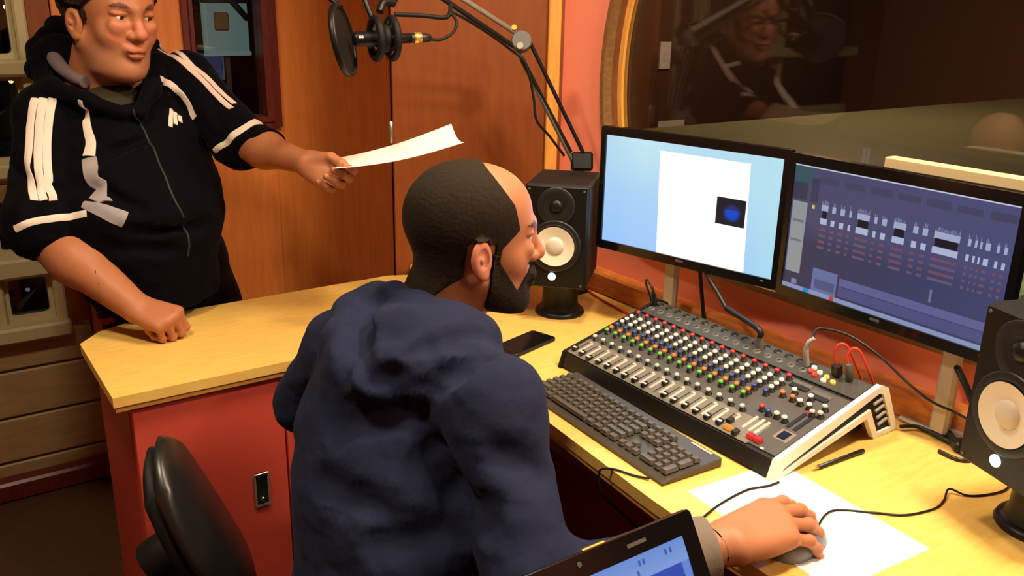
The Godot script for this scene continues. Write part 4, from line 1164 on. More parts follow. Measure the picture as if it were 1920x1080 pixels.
	put("gooseneck", tube([at(640, 14, 1.865) - pc, at(628, 4, 1.87) - pc, at(612, -12, 1.875) - pc, at(620, -45, 1.89) - pc, at(690, -62, 1.93) - pc, tip - pc], 0.0055, 10, 5), M.satin, pf)

# ---------------------------------------------------------------- laptop on a small side table
func laptop_image() -> Image:
	var im := Image.create(320, 200, false, Image.FORMAT_RGB8)
	im.fill(Color8(40, 42, 110))
	for y in 26:
		for x in 320:
			im.set_pixel(x, y, Color8(118, 158, 236).lerp(Color8(140, 176, 244), float(y) / 26))
	fill(im, 0, 0.13, 1, 0.21, Color8(52, 84, 196))
	fill(im, 0, 0.21, 1, 1.0, Color8(42, 36, 92))
	fill(im, 0.965, 0.13, 1.0, 1.0, Color8(110, 150, 236))
	fill(im, 0.0, 0.21, 0.5, 1.0, Color8(36, 44, 120))
	rng.seed = 12
	for k in 9:
		var x := rng.randf_range(0.35, 0.97)
		fill(im, x, 0.03, x + 0.012, 0.06, Color8(60, 96, 190))
		x = rng.randf_range(0.3, 0.95)
		fill(im, x, 0.08, x + 0.01, 0.11, Color8(70, 100, 200))
	return im

func build_laptop() -> void:
	var tb := thing("side_table", "small dark side table that carries the laptop", "table", Vector3(0.47, 0, -0.33))
	put("top", box(Vector3(0.5, 0.022, 0.36), 0.004), M.reveal, tb, T(Vector3(0, 0.739, 0)))
	for x in [-0.22, 0.22]:
		for z in [-0.15, 0.15]:
			put("leg", box(Vector3(0.03, 0.728, 0.03), 0.003), M.black, tb, T(Vector3(x, 0.364, z)))
	var hinge := Vector3(0.472, 0.770, -0.459)
	var o := thing("laptop", "open black laptop with a blue screen in the foreground", "laptop", Vector3(hinge.x, 0.7502, hinge.z))
	put("base", box(Vector3(0.36, 0.02, 0.245), 0.006), M.satin, o, T(Vector3(0, 0.0102, 0.118)))
	put("keyboard_deck", box(Vector3(0.31, 0.002, 0.11), 0.001), M.black, o, T(Vector3(0, 0.021, 0.085)))
	put("touchpad", box(Vector3(0.1, 0.001, 0.06), 0.0005), M.grey, o, T(Vector3(0, 0.0205, 0.19)))
	var lean := Basis(Vector3(1, 0, 0), -atan2(0.032, 0.052))
	var lid := put("lid", remesh(prism(rrect(0.36, 0.24, 0.007, 4), -0.004, 0.004, 0.001), T(Vector3(0, 0.12, 0))), M.gloss, o, Transform3D(lean, Vector3(0, 0.0205, 0)))
	put("screen", sheet(0.314, 0.19), screen_mat(laptop_image(), 0.75), lid, T(Vector3(0, 0.121, 0.0046)))
	put("webcam", cyl(0.0028, 0.0012, 12), M.grey, lid, Transform3D(Basis(Vector3(1, 0, 0), PI / 2), Vector3(0.02, 0.230, 0.004)))
	put("maker_mark", box(Vector3(0.026, 0.004, 0.0006), 0.0), M.grey, lid, T(Vector3(0.096, 0.2275, 0.0042)))
	put("lid_catch", box(Vector3(0.03, 0.003, 0.006), 0.001), M.gold, lid, T(Vector3(0.045, 0.2405, 0)))
	put("hinge", remesh(cyl(0.006, 0.3, 12), Transform3D(Basis(Vector3(0, 0, 1), PI / 2), Vector3(0.15, 0.021, 0))), M.black, o)
	var a := AreaLight3D.new()
	a.name = "screen_light"
	a.area_size = Vector2(0.31, 0.19)
	a.light_color = Color(0.45, 0.55, 1.0)
	a.light_energy = 0.02
	a.shadow_enabled = true
	a.position = Vector3(0, 0.121, 0.012)
	a.rotation.y = PI
	lid.add_child(a)

# ---------------------------------------------------------------- chairs
func chair_base(o: Node3D, h: float) -> void:
	put("column", lathe([Vector2(0.03, 0.06), Vector2(0.03, 0.2), Vector2(0.018, 0.22), Vector2(0.018, h), Vector2(0, h)], 20), M.satin, o)
	put("hub", cyl(0.045, 0.05, 20), M.satin, o, T(Vector3(0, 0.055, 0)))
	for k in 5:
		var a := TAU * k / 5 + 0.3
		var d := Vector3(cos(a), 0, sin(a))
		put("leg", tube([d * 0.03 + Vector3(0, 0.085, 0), d * 0.15 + Vector3(0, 0.08, 0), d * 0.27 + Vector3(0, 0.064, 0)], 0.02, 10, 4, 0.013), M.satin, o)
		put("castor", lathe([Vector2(0, -0.02), Vector2(0.02, -0.02), Vector2(0.027, -0.012), Vector2(0.027, 0.012), Vector2(0.02, 0.02), Vector2(0, 0.02)], 20), M.black, o, Transform3D(along(d.cross(Vector3.UP)), d * 0.27 + Vector3(0, 0.0275, 0)))

func pad_mesh(w: float, h: float, t: float, bow: float, rnd := 0.49) -> ArrayMesh:
	# an upholstered pad with rounded outline in the xy plane, bowed back along z
	var st := begin()
	var n := 24
	var g := []
	for sgn in [1.0, -1.0]:
		var rows := []
		for i in n + 1:
			var row := []
			for j in n + 1:
				var a := -1.0 + 2.0 * i / n
				var b := -1.0 + 2.0 * j / n
				# square to disc
				var p := Vector2(a * sqrt(1.0 - b * b * rnd), b * sqrt(1.0 - a * a * rnd))
				var r := clampf(p.length() / 1.08, 0.0, 1.0)
				var e := maxf(absf(a), absf(b))
				var z: float = t * 0.5 * pow(maxf(0.0, 1.0 - pow(e, 3.0)), 0.5) * sgn
				row.append(Vector3(p.x * w / 2, p.y * h / 2, z + bow * p.x * p.x))
			rows.append(row)
		g.append(rows)
	for s in 2:
		for i in n:
			for j in n:
				quad(st, g[s][i][j], g[s][i + 1][j], g[s][i + 1][j + 1], g[s][i][j + 1], Vector3(g[s][i][j].x * 0.1, g[s][i][j].y * 0.1, 1.0 if s == 0 else -1.0), 1)
	return done(st)

func build_chairs() -> void:
	# the empty chair by the cabinet, seen nearly edge on
	var o := thing("empty_office_chair", "empty black office chair turned edge-on before the red cabinet", "chair", Vector3(0.142, 0, -1.432), deg_to_rad(250.0))
	chair_base(o, 0.33)
	put("seat", remesh(pad_mesh(0.38, 0.36, 0.06, 0.03), Transform3D(Basis(Vector3(1, 0, 0), -PI / 2), Vector3(0, 0.355, 0))), M.blacksoft, o)
	var bt := Transform3D(Basis(Vector3(0, 1, 0), 0.0) * Basis(Vector3(1, 0, 0), 0.40), Vector3(0, 0.645, -0.19))
	put("backrest_pad", pad_mesh(0.23, 0.33, 0.045, 0.015), M.blacksoft, o, bt * T(Vector3(0, 0, 0.010)))
	put("backrest_shell", pad_mesh(0.25, 0.35, 0.045, 0.015), mat(Color8(24, 22, 21), 0.35), o, bt * T(Vector3(0, 0, -0.012)))
	put("back_bracket", tube([Vector3(0, 0.32, -0.02), Vector3(0, 0.32, -0.2), Vector3(0, 0.38, -0.25), Vector3(0, 0.53, -0.235)], 0.018, 10, 5), M.satin, o)
	var am := o.transform.affine_inverse() * at(352, 1040, 1.58)
	for s in [1.0]:
		put("armrest", tube([Vector3(am.x * s, 0.36, am.z), am * Vector3(s, 1, 1), Vector3(am.x * s, am.y + 0.012, am.z + 0.025), Vector3(am.x * s, am.y - 0.01, am.z + 0.06)], 0.042, 14, 5), M.blacksoft, o)
	# the seated man's chair, mostly hidden by him
	var c := thing("occupied_office_chair", "black office chair under the seated man in the hoodie", "chair", Vector3(0.47, 0, -1.10), deg_to_rad(90.0 - 12.0))
	chair_base(c, 0.40)
	put("seat", remesh(pad_mesh(0.44, 0.42, 0.07, 0.03), Transform3D(Basis(Vector3(1, 0, 0), -PI / 2), Vector3(0, 0.425, 0))), M.blacksoft, c)

# ---------------------------------------------------------------- sculpting: smooth unions of tapered capsules and ellipsoids, meshed as surface nets
class Sculpt:
	var kind := PackedByteArray()      # 0 capsule, 1 ellipsoid, 2 capsule cut flat at its far end
	var cut := PackedByteArray()       # 1 takes away
	var a := PackedVector3Array()
	var b := PackedVector3Array()
	var r0 := PackedFloat32Array()
	var r1 := PackedFloat32Array()
	var k := PackedFloat32Array()
	var inv: Array[Basis] = []
	var noise: FastNoiseLite
	var amp := 0.0
	var stretch := Vector3.ONE
	var grow := 0.0
	var mask: Variant = null
	var hue: Variant = null
	var skips: Array[AABB] = []

	func cap(p: Vector3, q: Vector3, ra: float, rb: float, kk := 0.02, flat := false, minus := false) -> void:
		kind.append(2 if flat else 0)
		cut.append(1 if minus else 0)
		a.append(p)
		b.append(q)
		r0.append(ra)
		r1.append(rb)
		k.append(kk)
		inv.append(Basis.IDENTITY)

	func ell(c: Vector3, r: Vector3, bs := Basis.IDENTITY, kk := 0.02, minus := false) -> void:
		kind.append(1)
		cut.append(1 if minus else 0)
		a.append(c)
		b.append(r)
		r0.append(minf(r.x, minf(r.y, r.z)))
		r1.append(0.0)
		k.append(kk)
		inv.append(bs.inverse())

	func chain(pts: Array, ra: float, rb: float, kk := 0.02, minus := false) -> void:
		var n := pts.size() - 1
		for i in n:
			cap(pts[i], pts[i + 1], lerpf(ra, rb, float(i) / n), lerpf(ra, rb, float(i + 1) / n), kk, false, minus)

	func one(i: int, p: Vector3) -> float:
		if kind[i] == 1:
			var q: Vector3 = inv[i] * (p - a[i])
			var s := q / b[i]
			var k0 := s.length()
			if k0 < 0.05:
				return -r0[i]
			return k0 * (k0 - 1.0) / (s / b[i]).length()
		var ba := b[i] - a[i]
		var pa := p - a[i]
		var l2 := ba.length_squared()
		var h := clampf(pa.dot(ba) / l2, 0.0, 1.0) if l2 > 1e-12 else 0.0
		var d := (pa - ba * h).length() - lerpf(r0[i], r1[i], h)
		if kind[i] == 2:
			d = maxf(d, (p - b[i]).dot(ba) / sqrt(l2))
		return d

	func dl(p: Vector3, ids: PackedInt32Array) -> float:
		var d := 1.0
		for i in ids:
			var e := one(i, p)
			var kk := k[i]
			if cut[i] == 1:
				e = -e
				var h := maxf(kk - absf(d - e), 0.0) / kk
				d = maxf(d, e) + h * h * kk * 0.25
			else:
				var h := maxf(kk - absf(d - e), 0.0) / kk
				d = minf(d, e) - h * h * kk * 0.25
		if amp > 0.0 and absf(d) < 0.06:
			d -= amp * noise.get_noise_3dv(p * stretch)
		return d - grow

	var _all := PackedInt32Array()
	func d(p: Vector3) -> float:
		if _all.size() != kind.size():
			_all = PackedInt32Array(range(kind.size()))
		return dl(p, _all)

	func gradient(p: Vector3) -> Vector3:
		var e := 0.002
		return Vector3(d(p + Vector3(e, 0, 0)) - d(p - Vector3(e, 0, 0)), d(p + Vector3(0, e, 0)) - d(p - Vector3(0, e, 0)), d(p + Vector3(0, 0, e)) - d(p - Vector3(0, 0, e))).normalized()

	# the point of the surface that the line from o along dir meets first
	func hit(o: Vector3, dir: Vector3) -> Vector3:
		var t := 0.3
		var best := 9.0
		var tb := t
		for i in 120:
			var e := d(o + dir * t)
			if e < best:
				best = e
				tb = t
			if e < 0.0004 or t > 3.5:
				break
			t += e * 0.8
		return o + dir * tb if best < 0.0004 else snap(o + dir * tb)

	func snap(p: Vector3) -> Vector3:
		for i in 6:
			p -= gradient(p) * d(p)
		return p

	func crease(noise_seed: int, freq: float, amount: float, st := Vector3.ONE) -> void:
		noise = FastNoiseLite.new()
		noise.seed = noise_seed
		noise.frequency = freq
		noise.fractal_octaves = 3
		noise.noise_type = FastNoiseLite.TYPE_SIMPLEX_SMOOTH
		amp = amount
		stretch = st

	func add_to(st: SurfaceTool, lo: Vector3, hi: Vector3, cell: float) -> void:
		var n := Vector3i(((hi - lo) / cell).ceil()) + Vector3i.ONE
		const B := 5
		n = Vector3i((n.x + B - 1) / B * B, (n.y + B - 1) / B * B, (n.z + B - 1) / B * B)
		var sx := n.x + 1
		var sxy := sx * (n.y + 1)
		var vals := PackedFloat32Array()
		vals.resize(sxy * (n.z + 1))
		vals.fill(9.0)
		var rad := B * cell * 0.5 * 1.7321
		var blocks: Array[Vector3i] = []
		var np := kind.size()
		for bz in n.z / B:
			for by in n.y / B:
				for bx in n.x / B:
					var c := lo + (Vector3(bx, by, bz) + Vector3.ONE * 0.5) * B * cell
					var dist := PackedFloat32Array()
					dist.resize(np)
					var d0 := 1.0
					for i in np:
						var e := one(i, c)
						dist[i] = e
						if cut[i] == 1:
							d0 = maxf(d0, -e)
						else:
							var h := maxf(k[i] - absf(d0 - e), 0.0) / k[i]
							d0 = minf(d0, e) - h * h * k[i] * 0.25
					if absf(d0 - grow) > rad * 1.35 + amp + 0.004:
						continue
					var near := PackedInt32Array()
					for i in np:
						if dist[i] < (rad * 1.2 + k[i] if cut[i] == 1 else maxf(d0, 0.0) + rad * 2.4 + k[i]):
							near.append(i)
					blocks.append(Vector3i(bx, by, bz))
					for z in range(bz * B, bz * B + B + 1):
						for y in range(by * B, by * B + B + 1):
							for x in range(bx * B, bx * B + B + 1):
								var q := x + y * sx + z * sxy
								if vals[q] == 9.0:
									var p := lo + Vector3(x, y, z) * cell
									var v := dl(p, near)
									if mask != null:
										v = maxf(v, mask.call(p))
									vals[q] = v
		var id := PackedInt32Array()
		id.resize(vals.size())
		id.fill(-1)
		var V := PackedVector3Array()
		var N := PackedVector3Array()
		var off := [0, 1, sx, sx + 1, sxy, sxy + 1, sxy + sx, sxy + sx + 1]
		var corner := [Vector3(0, 0, 0), Vector3(1, 0, 0), Vector3(0, 1, 0), Vector3(1, 1, 0), Vector3(0, 0, 1), Vector3(1, 0, 1), Vector3(0, 1, 1), Vector3(1, 1, 1)]
		var edges := [[0, 1], [2, 3], [4, 5], [6, 7], [0, 2], [1, 3], [4, 6], [5, 7], [0, 4], [1, 5], [2, 6], [3, 7]]
		var cells := PackedInt32Array()
		for bk in blocks:
			for z in range(bk.z * B, bk.z * B + B):
				for y in range(bk.y * B, bk.y * B + B):
					for x in range(bk.x * B, bk.x * B + B):
						var q := x + y * sx + z * sxy
						var neg := 0
						for o in off:
							if vals[q + o] < 0.0:
								neg += 1
						if neg == 0 or neg == 8:
							continue
						var sum := Vector3.ZERO
						var cnt := 0
						for e in edges:
							var va := vals[q + off[e[0]]]
							var vb := vals[q + off[e[1]]]
							if (va < 0.0) != (vb < 0.0):
								sum += (corner[e[0]] as Vector3).lerp(corner[e[1]], va / (va - vb))
								cnt += 1
						var p := lo + (Vector3(x, y, z) + sum / cnt) * cell
						var g := Vector3.ZERO
						for c in 8:
							g += ((corner[c] as Vector3) - Vector3.ONE * 0.5) * minf(vals[q + off[c]], 1.0)
						id[q] = V.size()
						V.append(p)
						N.append(g.normalized())
						cells.append(q)
		var C := PackedColorArray()
		if hue != null:
			for i in V.size():
				C.append(hue.call(V[i], N[i]))
		var step := [1, sx, sxy]
		for q in cells:
			for ax in 3:
				var q2 := q + (step[ax] as int)
				if (vals[q] < 0.0) == (vals[q2] < 0.0):
					continue
				var u: int = step[(ax + 1) % 3]
				var v: int = step[(ax + 2) % 3]
				if q - u - v < 0:
					continue
				var f := [id[q], id[q - u], id[q - u - v], id[q - v]]
				if f[0] < 0 or f[1] < 0 or f[2] < 0 or f[3] < 0:
					continue
				if skips.size():
					var inside := false
					for s in skips:
						if s.has_point(V[f[0]]) and s.has_point(V[f[2]]):
							inside = true
					if inside:
						continue
				if vals[q] >= 0.0:
					f = [f[0], f[3], f[2], f[1]]
				for t in [0, 2, 1, 0, 3, 2]:
					var i: int = f[t]
					st.set_normal(N[i])
					if hue != null:
						st.set_color(C[i])
					st.add_vertex(V[i])

	func mesh(lo: Vector3, hi: Vector3, cell: float) -> ArrayMesh:
		var st := SurfaceTool.new()
		st.begin(Mesh.PRIMITIVE_TRIANGLES)
		add_to(st, lo, hi, cell)
		st.index()
		return st.commit()

# a strip of cloth laid on a sculpted surface along points
func strip_on(s: Sculpt, pts: Array, w: float, t: float, w2 := -1.0) -> ArrayMesh:
	var path := smooth_path(pts, 6)
	var n := path.size()
	var rows := []
	var nr := []
	for i in n:
		path[i] = s.snap(path[i])
	for i in n:
		var g := s.gradient(path[i])
		var tg := (path[mini(i + 1, n - 1)] - path[maxi(i - 1, 0)]).normalized()
		var side := tg.cross(g).normalized()
		var ww := w if w2 < 0 else lerpf(w, w2, float(i) / (n - 1))
		var row := []
		var rn := []
		for j in 5:
			var q := s.snap(path[i] + side * ww * (j / 4.0 - 0.5))
			var gg := s.gradient(q)
			row.append(q + gg * (t if j > 0 and j < 4 else t * 0.6))
			rn.append(gg)
		row.push_front(row[0] - g * t * 2.0)
		row.push_back(row[5] - g * t * 2.0)
		rows.append(row)
		nr.append(g)
	var st := begin()
	for i in n - 1:
		for j in 6:
			var o: Vector3 = nr[i]
			if j == 0:
				o = rows[i][1] - rows[i][3]
			elif j == 5:
				o = rows[i][5] - rows[i][3]
			quad(st, rows[i][j], rows[i + 1][j], rows[i + 1][j + 1], rows[i][j + 1], o, 1 if j > 0 and j < 5 else 2 + j)
	for e in [0, n - 1]:
		for j in range(1, 5):
			var dn: Vector3 = -nr[e] * t * 2.0
			quad(st, rows[e][j], rows[e][j + 1], rows[e][j + 1] + dn, rows[e][j] + dn, (path[0] - path[1]) if e == 0 else (path[n - 1] - path[n - 2]), 20 + e)
	return done(st)

# a head: x towards its left, y up, z forward, origin between the ears; w widens it
func add_head(s: Sculpt, X: Transform3D, w: float, jowl: float, squint := 0.0) -> void:
	var B := X.basis.orthonormalized()
	var sc := X.basis.x.length()
	var E := func(c: Vector3, r: Vector3, k: float, minus := false, bs := Basis.IDENTITY) -> void:
		s.ell(X * Vector3(c.x * w, c.y, c.z), Vector3(r.x * w, r.y, r.z) * sc, B * bs, k * sc, minus)
	var K := func(p: Vector3, q: Vector3, ra: float, rb: float, k: float, minus := false) -> void:
		s.cap(X * Vector3(p.x * w, p.y, p.z), X * Vector3(q.x * w, q.y, q.z), ra * sc, rb * sc, k * sc, false, minus)
	E.call(Vector3(0, 0.038, -0.016), Vector3(0.077, 0.088, 0.096), 0.02)
	E.call(Vector3(0, 0.048, 0.028), Vector3(0.066, 0.066, 0.064), 0.03)
	E.call(Vector3(0, -0.022, 0.042), Vector3(0.057, 0.074, 0.052), 0.03)
	E.call(Vector3(0, -0.062, 0.034), Vector3(0.050 + jowl * 0.5, 0.046 + jowl * 0.4, 0.050), 0.03)
	for x in [-1.0, 1.0]:
		E.call(Vector3(0.037 * x, -0.020, 0.062), Vector3(0.026 + jowl * 0.3, 0.024, 0.022), 0.02)
		K.call(Vector3(0.054 * x, -0.048, 0.004), Vector3(0.018 * x, -0.094, 0.070), 0.017 + jowl, 0.016, 0.025)
		E.call(Vector3(0.033 * x, 0.0, 0.084), Vector3(0.021, 0.016, 0.012), 0.012)
	E.call(Vector3(0, -0.096, 0.077), Vector3(0.024, 0.019, 0.019), 0.02)
	if jowl > 0.0:
		E.call(Vector3(0, -0.098, 0.03), Vector3(0.050 + jowl, 0.028, 0.045), 0.03)
	K.call(Vector3(-0.036, 0.038, 0.079), Vector3(0, 0.034, 0.091), 0.008, 0.010, 0.016)
	K.call(Vector3(0.036, 0.038, 0.079), Vector3(0, 0.034, 0.091), 0.008, 0.010, 0.016)
	for x in [-1.0, 1.0]:
		E.call(Vector3(0.031 * x, 0.020, 0.101), Vector3(0.020, 0.011, 0.014), 0.012, true)
		# upper and lower lids over the eyeball
		E.call(Vector3(0.031 * x, 0.0275 - squint, 0.0805), Vector3(0.0185, 0.0072, 0.0125), 0.005)
		E.call(Vector3(0.031 * x, 0.0085, 0.0805), Vector3(0.0175, 0.006, 0.0105), 0.005)
	K.call(Vector3(0, 0.030, 0.089), Vector3(0, -0.010, 0.112), 0.0085, 0.0115, 0.012)
	E.call(Vector3(0, -0.015, 0.113), Vector3(0.0125, 0.011, 0.012), 0.008)
	for x in [-1.0, 1.0]:
		E.call(Vector3(0.0135 * x, -0.019, 0.101), Vector3(0.008, 0.0085, 0.011), 0.007)
		E.call(Vector3(0.006 * x, -0.0265, 0.110), Vector3(0.0035, 0.003, 0.005), 0.003, true)
	E.call(Vector3(0, -0.047, 0.092), Vector3(0.024, 0.013, 0.014), 0.012)
	E.call(Vector3(0, -0.049, 0.1015), Vector3(0.021, 0.0058, 0.0075), 0.005)
	E.call(Vector3(0, -0.0605, 0.0995), Vector3(0.018, 0.0068, 0.0078), 0.005)
	K.call(Vector3(-0.023, -0.0555, 0.0985), Vector3(0, -0.0545, 0.1085), 0.0014, 0.0016, 0.004, true)
	K.call(Vector3(0.023, -0.0555, 0.0985), Vector3(0, -0.0545, 0.1085), 0.0014, 0.0016, 0.004, true)
	# ears: rim, lobe and hollow
	for x in [-1.0, 1.0]:
		var c := Vector3(0.076 * x, -0.011, 0.001)
		var bs := Basis(Vector3(0, 1, 0), -0.42 * x) * Basis(Vector3(1, 0, 0), -0.18)
		E.call(c + Vector3(0.006 * x, 0, 0), Vector3(0.0085, 0.031, 0.0195), 0.007, false, bs)
		E.call(c + Vector3(0.0125 * x, 0.003, 0.003), Vector3(0.0055, 0.017, 0.0095), 0.004, true, bs)
		E.call(c + Vector3(0.0125 * x, 0.0, 0.0), Vector3(0.003, 0.006, 0.004), 0.004, false, bs)
		E.call(c + Vector3(0.005 * x, -0.026, 0.006), Vector3(0.006, 0.009, 0.009), 0.006, false, bs)

# a hand: w wrist, d towards the knuckles, bk out of its back, th towards the thumb
func add_hand(s: Sculpt, w: Vector3, d: Vector3, bk: Vector3, th: Vector3, sc: float, curl: Array, fan: float, thumb: Array) -> void:
	var along_k := [0.086, 0.090, 0.085, 0.076]
	var side := [0.029, 0.010, -0.010, -0.028]
	var lens := [[0.044, 0.026, 0.021], [0.048, 0.030, 0.022], [0.045, 0.028, 0.022], [0.035, 0.022, 0.019]]
	for i in 4:
		var kn: Vector3 = w + (d * along_k[i] + th * side[i] + bk * [0.002, 0.005, 0.003, -0.002][i]) * sc
		s.cap(w + (th * side[i] * 0.55 + d * 0.006) * sc, kn, 0.0165 * sc, 0.0128 * sc, 0.014 * sc)
		var dir: Vector3 = (d + th * fan * [0.9, 0.25, -0.35, -1.0][i]).normalized()
		var rad: float = [0.0095, 0.0098, 0.0094, 0.0082][i]
		var p := kn
		var ang := 0.0
		for j in 3:
			ang += deg_to_rad(curl[i][j])
			var dd := (dir * cos(ang) - bk * sin(ang)).normalized()
			var q: Vector3 = p + dd * lens[i][j] * sc
			s.cap(p, q, (rad - 0.0008 * j) * sc, (rad - 0.0008 * (j + 1)) * sc, 0.004 * sc)
			s.ell(q - dd * 0.001, Vector3.ONE * (rad - 0.0002 - 0.0008 * j) * sc, Basis.IDENTITY, 0.003 * sc)
			p = q
	s.ell(w + (d * 0.045 - bk * 0.004) * sc, Vector3(0.034, 0.016, 0.046) * sc, Basis(th, bk, d), 0.015 * sc)
	# thumb: its root leaves the side of the palm
	var t0 := w + (d * 0.020 + th * 0.018 - bk * 0.006) * sc
	var tl := [0.044, 0.034, 0.027]
	var tr := [0.0150, 0.0118, 0.0108, 0.0085]
	for j in 3:
		var v: Vector3 = thumb[j]
		var q: Vector3 = t0 + (d * v.x + th * v.y + bk * v.z).normalized() * tl[j] * sc
		s.cap(t0, q, tr[j] * sc, tr[j + 1] * sc, (0.012 if j == 0 else 0.004) * sc)
		t0 = q

func lin(c: Color) -> Color:
	return c.srgb_to_linear()

func add_eyes(o: Node3D, X: Transform3D, w: float, yaw: float, pitch: float) -> void:
	var sc := X.basis.x.length()
	for x in [-1.0, 1.0]:
		var c := X * Vector3(0.031 * x * w, 0.0185, 0.0795)
		var e := put("eye", lathe([Vector2(0, -0.0118), Vector2(0.006, -0.0102), Vector2(0.0102, -0.006), Vector2(0.0118, 0), Vector2(0.0102, 0.006), Vector2(0.006, 0.0102), Vector2(0, 0.0118)], 20), M.eyewhite, o, Transform3D((X.basis.orthonormalized() * Basis(Vector3.UP, yaw) * Basis(Vector3.RIGHT, pitch + PI / 2)).scaled(Vector3.ONE * sc), c - o.position))
		put("iris", lathe([Vector2(0.0062, 0.0101), Vector2(0.004, 0.0112), Vector2(0, 0.0121)], 16), M.iris, e)

# ---------------------------------------------------------------- the standing man
func build_standing_person() -> void:
	var o := thing("person", "standing man in a dark track jacket with white stripes, offering a sheet of paper", "person", Vector3(0.5, 0, -2.38))
	var base := o.position
	var f := Vector3(0.30, 0, 0.95).normalized()
	var lf := Vector3.UP.cross(f)
	var TB := Basis(lf, Vector3.UP, f)
	# joints
	var mid := at(272, 340, 2.22)
	var chest := at(250, 235, 2.24)
	var belly := at(275, 400, 2.17)
	var pelvis := Vector3(0.48, 0.84, -2.37)
	var neck := at(178, 165, 2.22)
	var sr := at(88, 215, 2.17)
	var er := at(82, 440, 2.06)
	var wr := at(256, 578, 2.02)
	var sl := at(352, 150, 2.32)
	var el := at(458, 268, 2.20)
	var wl := at(574, 305, 2.03)
	var yaw := deg_to_rad(54.0)
	# head: turned to the picture's right, a little down
	var cfh := Vector3(cf.x, 0, cf.z).normalized()
	var crh := Vector3(cr.x, 0, cr.z).normalized()
	var fh := (crh * sin(yaw) - cfh * cos(yaw) - Vector3.UP * 0.16).normalized()
	var hl := Vector3.UP.cross(fh).normalized()
	var hu := fh.cross(hl)
	hl = (hl + hu * -0.04).normalized()
	hu = fh.cross(hl)
	var HX := Transform3D(Basis(hl, hu, fh).scaled_local(Vector3.ONE * 1.11), at(208, 35, 2.12))
	var s := Sculpt.new()
	add_head(s, HX, 1.02, 0.006, 0.0028)
	s.cap(HX * Vector3(0, -0.05, -0.02), neck + Vector3(0, -0.03, 0.0), 0.070, 0.074, 0.03)
	s.cap(neck + Vector3(0, -0.08, -0.02), mid - f * 0.03, 0.06, 0.10, 0.04)
	s.cap(mid - f * 0.03, pelvis - f * 0.02, 0.10, 0.10, 0.05)
	s.cap(neck + Vector3(0, -0.05, 0), sr, 0.06, 0.05, 0.04)
	s.cap(neck + Vector3(0, -0.05, 0), sl, 0.06, 0.05, 0.04)
	s.cap(sr, er, 0.055, 0.050, 0.03)
	s.cap(er, er.lerp(wr, 0.35), 0.052, 0.056, 0.03)
	s.cap(er.lerp(wr, 0.35), wr, 0.056, 0.034, 0.03)
	s.cap(sl, el, 0.055, 0.046, 0.03)
	s.cap(el, el.lerp(wl, 0.35), 0.046, 0.043, 0.03)
	s.cap(el.lerp(wl, 0.35), wl, 0.043, 0.026, 0.03)
	var knees := [Vector3(0.49, 0.48, -2.37), Vector3(0.70, 0.48, -2.40)]
	for i in 2:
		var hip := pelvis + lf * (-0.05 if i == 0 else 0.11)
		var ank: Vector3 = [Vector3(0.49, 0.09, -2.44), Vector3(0.71, 0.09, -2.46)][i]
		s.cap(hip, knees[i], 0.085, 0.055, 0.03)
		s.cap(knees[i], ank, 0.055, 0.035, 0.02)
		s.cap(ank, ank + f * 0.12 + Vector3(0, -0.05, 0), 0.032, 0.025, 0.02)
	# right fist on the desk: back of the hand up, thumb away from the lens
	var d1 := (crh * 0.95 - cfh * 0.28 - Vector3.UP * 0.20).normalized()
	var b1 := (Vector3.UP * 0.9 - cfh * 0.35)
	b1 = (b1 - d1 * b1.dot(d1)).normalized()
	var t1 := b1.cross(d1).normalized()
	if t1.dot(cfh) < 0: t1 = -t1
	add_hand(s, wr, d1, b1, t1, 1.04, [[72, 95, 50], [78, 95, 50], [80, 95, 50], [82, 95, 50]], -0.06, [Vector3(0.75, 0.5, -0.35), Vector3(0.8, -0.25, -0.6), Vector3(0.5, -0.7, -0.6)])
	# left hand holding the sheet: thumb above, palm to the lens
	var d2 := (crh * 0.86 - Vector3.UP * 0.34 - cfh * 0.30).normalized()
	var b2 := (cfh * 0.9 - Vector3.UP * 0.30)
	b2 = (b2 - d2 * b2.dot(d2)).normalized()
	var t2 := b2.cross(d2).normalized()
	if t2.dot(Vector3.UP) < 0: t2 = -t2
	add_hand(s, wl, d2, b2, t2, 0.98, [[30, 55, 30], [42, 60, 35], [46, 60, 35], [48, 60, 35]], 0.05, [Vector3(0.85, 0.42, -0.3), Vector3(0.97, -0.05, -0.2), Vector3(0.97, -0.2, -0.1)])
	var skin := Color8(168, 106, 72)
	var HI := HX.affine_inverse()
	s.hue = func(p: Vector3, n: Vector3) -> Color:
		var q: Vector3 = HI * p
		var c := skin
		if q.length() < 0.19:
			q.x /= 1.02
			if q.z > 0.09 and absf(q.x) < 0.022 and q.y < -0.042 and q.y > -0.069:
				c = c.lerp(Color8(150, 84, 66), 0.6)
			elif q.y < -0.028 and q.z > 0.0:
				c = c.lerp(Color8(166, 116, 92), 0.45 * clampf((-q.y - 0.028) * 40.0, 0, 1))
			if Vector2(q.y + 0.015, q.z - 0.11).length() < 0.03:
				c = c.lerp(Color8(214, 130, 104), 0.4)
			if q.y > 0.0365 and q.y < 0.0475 - 30.0 * pow(absf(q.x) - 0.034, 2.0) and absf(q.x) > 0.010 and absf(q.x) < 0.052 and q.z > 0.06:
				c = c.lerp(Color8(60, 40, 30), 0.7)
		return lin(c)
	var st := begin()
	var hb := AABB(HX.origin - Vector3(0.17, 0.18, 0.17), Vector3(0.34, 0.36, 0.34))
	var h1 := AABB(wr + d1 * 0.05 - Vector3.ONE * 0.1, Vector3.ONE * 0.2)
	var h2 := AABB(wl + d2 * 0.06 - Vector3.ONE * 0.11, Vector3.ONE * 0.22)
	s.skips = [hb, h1, h2]
